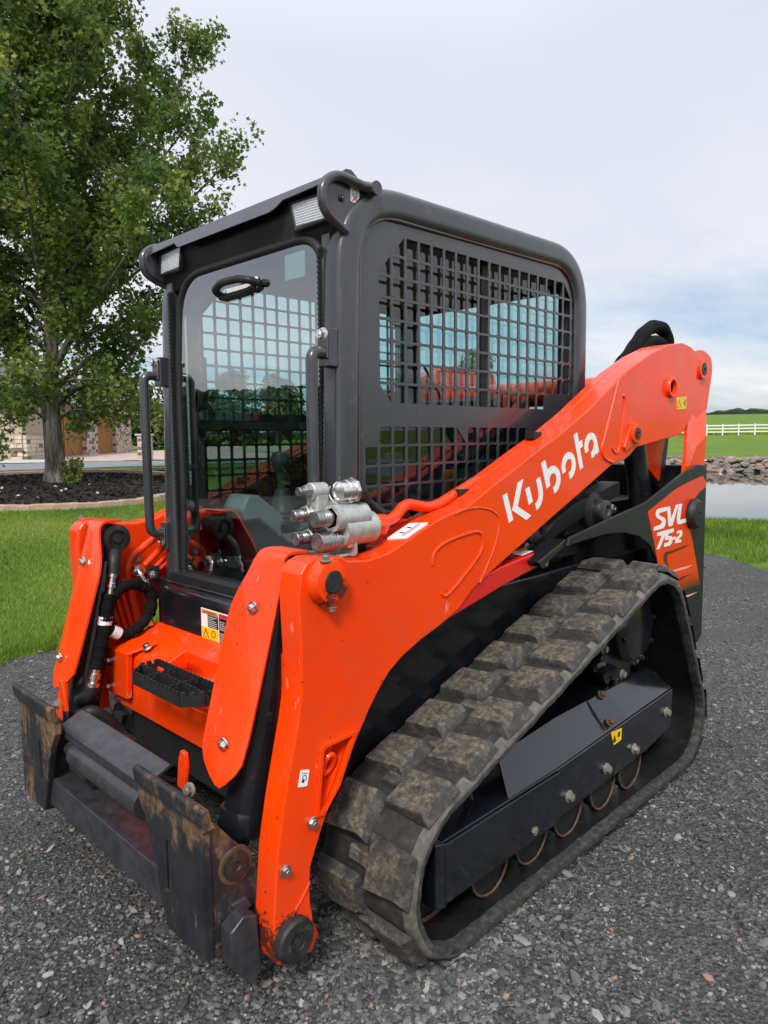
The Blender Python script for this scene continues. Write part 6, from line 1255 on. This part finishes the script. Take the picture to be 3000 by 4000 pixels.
# ================================================================== mulch bed with its edging blocks
def bed():
    cx_, cy_ = -14.62, 4.95; ra, rb = 2.72, 3.3
    def ell(a, k=1.0): return cx_+VR[0]*ra*k*math.cos(a)+VD[0]*rb*k*math.sin(a), cy_+VR[1]*ra*k*math.cos(a)+VD[1]*rb*k*math.sin(a)
    rows = []
    for k in (0.02, 0.2, 0.4, 0.6, 0.8, 0.92, 1.0):
        row = []
        for i in range(73):
            x, y = ell(2*math.pi*i/72, k); row.append((x, y, float(height(x, y))+0.012+0.075*(1-k**2)+0.012*math.sin(i*3.1+k*17)))
        rows.append(row)
    o = obj('mulch_bed', MB().sheet(rows), 'mulch', None); tag(o, 'dark bark mulch bed round the maple with tan block edging', None, None, 'structure')
    a = 0.0; n = 44
    protos = []
    for k in range(4):
        rr = random.Random(k); mb = MB(); L_, D_, H_ = 0.44, 0.20, 0.13
        poly = arc_round([(-L_/2, -D_/2), (L_/2, -D_/2+rr.uniform(-.01, .02)), (L_/2, D_/2), (-L_/2, D_/2)], 0.04); mb.prism(poly, 2, -0.06, H_)
        b_ = obj('edging_stone', mb, 'edging_block', o, bevel=0.025, seg=2); protos.append(b_)
    for i in range(n):
        a = 2*math.pi*i/n; x, y = ell(a, 1.02); x2, y2 = ell(a+0.02, 1.02); q = protos[i] if i < 4 else protos[i % 4].copy()
        if i >= 4: COL.objects.link(q); q.parent = o
        q.matrix_basis = Matrix.Translation((x, y, float(height(x, y))-0.015+random.uniform(-.01, .01))) @ Matrix.Rotation(math.atan2(y2-y, x2-x), 4, 'Z') @ Matrix.Rotation(random.uniform(-.05, .05), 4, 'Y')
    # wood chips and fallen leaves
    m_ = 5200; u = rng.uniform(0, 1, m_)**.5; t = rng.uniform(0, 6.283, m_); P = np.array([ell(tt, uu*0.97) for tt, uu in zip(t, u)]); z = height(P[:, 0], P[:, 1])+0.02+0.075*(1-u**2)
    pts = np.stack([P[:, 0], P[:, 1], z], -1); ch_ = leaf_mesh('mulch_chips', pts, rng.uniform(.018, .045, m_), rng.normal(0, .8, (m_, 3))+np.array([0, 0, .7]), rng.uniform(0, 1, m_), 'mulch', None, True); tag(ch_, 'dark shredded bark chips of the mulch bed', None, None, 'stuff')
    m_ = 40; t = rng.uniform(3.3, 6.1, m_); u = rng.uniform(.3, .95, m_); P = np.array([ell(tt, uu) for tt, uu in zip(t, u)]); z = height(P[:, 0], P[:, 1])+0.05+0.075*(1-u**2)
    fl = leaf_mesh('fallen_leaves', np.stack([P[:, 0], P[:, 1], z], -1), rng.uniform(.03, .05, m_), rng.normal(0, .4, (m_, 3))+np.array([0, 0, 1]), np.ones(m_), 'paver', None, True); tag(fl, 'pale fallen leaves scattered on the mulch', None, None, 'stuff')
bed()
ST = lambda x, y: ((x-CX0)*-0.936+(y-CY0)*0.3515, (x-CX0)*0.3515+(y-CY0)*0.936)
def strip(name, cond, bx, mat, dz, label):
    o = draped(name, lambda x, y: cond(*ST(x, y)), *bx, mat, dz); o['label'] = label
strip('gravel_road', lambda s, t: (s > 25.2+0.25*t+0.2*np.sin(t*1.3)) & (s < 33.0+0.2*np.sin(t)) & (t > -26) & (t < 14), (-42, -14, -18, 28, 0.4), 'far_gravel', 0.02, 'grey gravel road crossing behind the maple')
strip('paved_forecourt', lambda s, t: (s > 33.4) & (s < 66) & (t > 0.9-0.03*s) & (t < 13), (-70, -24, 5, 42, 0.5), 'paver', 0.03, 'pinkish paved forecourt before the garage doors')
strip('pebble_strip', lambda s, t: (s > 33.6) & (s < 39) & (t <= 0.0) & (t > -16), (-42, -26, -8, 16, 0.4), 'cap_stone', 0.03, 'pale pebble strip along the garage')
strip('mulch_strip', lambda s, t: (s > 21.4) & (s < 22.3+0.15*np.sin(t*2)) & (t > 1.1) & (t < 9), (-24, -12, 5, 18, 0.25), 'mulch', 0.05, 'thin dark mulch strip behind the maple')
# ================================================================== garage
def garage():
    A = np.array([-35.1, 11.03]); u = np.array([-0.8046, 0.5938]); nn = np.array([0.5938, 0.8046]); zg = float(height(-42, 15))-0.03
    root = thing('garage', (A[0], A[1], zg), 'tan sided garage with stone piers and timber doors beyond the maple', 'garage')
    def W3(a, d, z): p = A+u*a+nn*d; return (p[0], p[1], zg+z)
    def slab(a0, a1, d0, d1, z0, z1):
        c = [W3(a0,d0,z0),W3(a1,d0,z0),W3(a1,d1,z0),W3(a0,d1,z0),W3(a0,d0,z1),W3(a1,d0,z1),W3(a1,d1,z1),W3(a0,d1,z1)]
        return MB().add(c, [(0,1,2,3),(4,7,6,5),(0,4,5,1),(1,5,6,2),(2,6,7,3),(3,7,4,0)])
    obj('wall', slab(0.05, 25.7, -10, -0.02, -0.3, 3.2), 'siding_tan', root, smooth=False)
    # lap siding on the end wall (facing the drive): each board leans out over the one below
    for k in range(17):
        z = 0.02+k*0.19; c = [W3(-0.012,-9.9,z),W3(-0.055,-9.9,z+0.0),W3(-0.012,-9.9,z+0.195),W3(-0.012,-0.55,z),W3(-0.055,-0.55,z),W3(-0.012,-0.55,z+0.195)]
        obj('siding_board', MB().add(c, [(1,4,5,2),(0,3,4,1),(0,1,2),(3,5,4)]), 'siding_tan', root, smooth=False)
    rb = random.Random(5); brick = {}
    def pier(a0, a1, d, z1, end=False):
        p = obj('pier', slab(a0+.03, a1-.03, -0.1, d-0.03, -0.2, z1) if not end else slab(-0.06, 0.3, -a1, -a0, -0.2, z1), 'mortar', root, smooth=False)
        rows = int(z1/0.18)
        for j in range(rows):
            a = a0+0.02-(0.2 if j % 2 else 0)
            while a < a1-0.1:
                w = rb.uniform(.34, .62); b0, b1 = max(a, a0), min(a+w, a1); z = j*z1/rows; pr = d+rb.uniform(-.015, .02)
                if b1-b0 > 0.08:
                    mb = slab(b0+.01, b1-.01, d-0.05, pr, z+.01, z+z1/rows-.012) if not end else slab(-0.10-rb.uniform(0, .02), -0.03, -b1+.01, -b0-.01, z+.01, z+z1/rows-.012)
                    obj('stone', mb, rb.choice(['veneer_stone']*4+['veneer_dark']), p, smooth=False)
                a += w
            if not end:      # return face seen from the drive
                b0 = -0.05; mb = slab(a0-0.012, a0+0.02, 0.0, d-0.01, z+.01, z+z1/rows-.012); obj('stone', mb, rb.choice(['veneer_stone']*3+['veneer_dark']), p, smooth=False)
    pier(0.0, 3.6, 0.18, 1.25); pier(10.8, 13.8, 0.35, 2.5); pier(19.6, 25.6, 0.35, 2.8); pier(0.0, 0.55, 0.0, 1.25, True)
    for (a0, a1) in ((6.9, 10.75), (13.9, 19.5), (3.9, 6.6)):
        d = obj('timber_door', slab(a0+.1, a1-.1, -0.02, 0.03, 0.0, 2.35), 'door_timber', root, smooth=False)
        for (p, q, z0, z1) in ((a0,a0+.18,0,2.5),(a1-.18,a1,0,2.5),(a0,a1,2.35,2.52)): obj('door_trim', slab(p, q, 0.03, 0.09, z0, z1), 'door_trim', d, smooth=False)
        n_ = 10; w = (a1-a0-.36)/n_
        for k in range(n_): obj('plank', slab(a0+.18+k*w+.012, a0+.18+(k+1)*w-.012, 0.03, 0.045, 0.03, 2.34), 'door_timber', d, smooth=False)
        m_ = (a0+a1)/2
        for (x0_, x1_) in ((a0+.2, m_), (m_, a1-.2)):
            for (za, zb_) in ((0.15, 1.3), (1.3, 0.15)):
                c = [W3(x0_,.046,za),W3(x1_,.046,zb_),W3(x1_,.046,zb_+.14),W3(x0_,.046,za+.14),W3(x0_,.07,za),W3(x1_,.07,zb_),W3(x1_,.07,zb_+.14),W3(x0_,.07,za+.14)]
                obj('brace', MB().add(c, [(4,5,6,7),(0,4,7,3),(1,2,6,5),(3,7,6,2),(0,1,5,4)]), 'door_trim', d, smooth=False)
    e0, e1, d0, d1 = -0.7, 26.3, -10.6, 0.8
    rf = obj('roof', MB().add([W3(e0,d1,3.15),W3(e1,d1,3.15),W3(e1,d0,3.15),W3(e0,d0,3.15),W3(e0+5.0,-4.9,6.3),W3(e1-5.0,-4.9,6.3)], [(0,1,5,4),(1,2,5),(2,3,4,5),(3,0,4),(0,3,2,1)]), 'roof_shingle', root, smooth=False)
    obj('fascia', slab(e0-.02, e1+.02, d1, d1+.03, 3.0, 3.2), 'fascia', rf, smooth=False); obj('fascia', slab(e0-.04, e0-.01, d0, d1, 3.0, 3.2), 'fascia', rf, smooth=False)
    # free-standing pillar by the forecourt
    px, py = -28.42, 13.97; pz = float(height(px, py))
    pr = thing('stone_pillar', (px, py, pz), 'short stone pillar with a flat cap beside the forecourt', 'pillar')
    ca, sa = math.cos(0.9), math.sin(0.9)
    def rot(mb): mb.v = [(px+x*ca-y*sa, py+x*sa+y*ca, pz+z) for x, y, z in mb.v]; return mb
    obj('core', rot(MB().box(-.24,.24,-.24,.24,-.1,1.12)), 'mortar', pr, smooth=False)
    for j in range(9):
        for f in range(4):
            x = -.27
            while x < .26:
                w = rb.uniform(.13, .26); x1_ = min(x+w, .27); z = j*.124
                if x1_-x > .05:
                    b = MB().box(x+.006, x1_-.006, -.285-rb.uniform(0, .015), -.22, z+.006, z+.118)
                    for _ in range(f): b.v = [(-y, x_, z_) for x_, y, z_ in b.v]
                    obj('stone', rot(b), rb.choice(['veneer_stone']*4+['veneer_dark']), pr, smooth=False)
                x += w
    obj('cap', rot(MB().box(-.36,.36,-.36,.36,1.12,1.20)), 'cap_stone', pr, bevel=0.015)
    lw = obj('garden_wall', MB().add([(-52.0,27.9,zg-.2),(-40.2,31.8,zg-.2),(-40.2,31.8,zg+.45),(-52.0,27.9,zg+.45),(-52.1,28.2,zg-.2),(-40.3,32.1,zg-.2),(-40.3,32.1,zg+.45),(-52.1,28.2,zg+.45)], [(0,1,2,3),(5,4,7,6),(3,2,6,7),(0,3,7,4),(1,5,6,2)]), 'cap_stone', None, smooth=False)
    tag(lw, 'low pale garden wall behind the stone pillar', 'wall')
garage()
# ================================================================== beyond the fence
def beyond():
    n = 9000; q = rng.uniform(97, 106, n); r = rng.uniform(-14, 26, n); x = CX0-0.35*q+0.937*r; y = CY0+0.937*q+0.35*r
    o = blades('weed_strip', x, y, rng.uniform(.25, .75, n), rng.uniform(.03, .07, n), 'tall brownish weeds behind the white fence', .5); at = o.data.attributes['tint']; at.data.foreach_set('value', np.repeat(rng.uniform(.55, 1.0, n), 5).astype(np.float32))
    rr = np.arange(-260, 260, 1.6); V = []; F = []
    rows = []
    for dq, hz in ((0, 0), (0, 1.0), (6, 1.15), (14, 1.0), (14, 0)):
        row = []
        for i, r_ in enumerate(rr):
            x, y = Q(330+dq, r_); hh = 2.6+1.2*abs(math.sin(r_*.11))+0.7*abs(math.sin(r_*.43+dq))+0.5*random.random(); row.append((x+random.uniform(-.4, .4), y, float(height(x, y))-0.3+hz*hh))
        rows.append(row)
    w = obj('distant_woodland', MB().sheet(rows), 'woodland', None, smooth=False); tag(w, 'thin dark line of distant woodland on the ridge', None, None, 'stuff')
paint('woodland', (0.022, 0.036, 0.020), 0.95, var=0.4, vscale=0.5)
beyond()
# unseen hedge of invented shape, added for the dark band mirrored in the windscreen
def hedge():
    r = np.random.default_rng(77); a = np.array([-15.5, -3.5]); b = np.array([-7.0, -22.0])
    root = thing('added_hedge', (-11.2, -12.7, float(height(-11.2, -12.7))), 'unseen dark green hedge added to give the low band mirrored in the windscreen', 'hedge')
    n = 14000; t = r.uniform(0, 1, n); top = 2.5+0.06*np.sin(t*17)+0.05*np.sin(t*41); nn = np.array([0.909, 0.417])
    f = r.uniform(0, 1, n); off = r.uniform(-1, 1, n); off = np.sign(off)*np.abs(off)**0.35*0.9
    P = a[None]+(b-a)[None]*t[:, None]+nn[None]*off[:, None]; z = height(P[:, 0], P[:, 1])+top*np.minimum(1, f*1.15)
    leaf_mesh('foliage', np.stack([P[:, 0], P[:, 1], z], -1), r.uniform(.10, .20, n), r.normal(0, 1, (n, 3))+np.array([.3, .1, .5]), np.clip(r.normal(.35, .15, n), 0, 1), 'shrub_leaf', root, True)['kind'] = 'stuff'
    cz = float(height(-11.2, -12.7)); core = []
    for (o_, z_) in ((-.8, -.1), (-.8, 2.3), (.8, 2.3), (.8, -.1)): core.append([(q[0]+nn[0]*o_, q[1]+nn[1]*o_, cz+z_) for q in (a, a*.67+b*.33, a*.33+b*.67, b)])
    obj('hedge_core_box', MB().sheet(core), 'woodland', root)  # solid dark box inside the added hedge, keeps the mirrored band even
    st = MB()
    for k in range(24):
        q = a+(b-a)*(k+.5)/24; h = float(height(q[0], q[1])); st.tube([(q[0], q[1], h-.1), (q[0]+.1, q[1], h+1.9)], 0.04, 6)
    obj('stems', st, 'bark', root)['kind'] = 'stuff'
hedge()
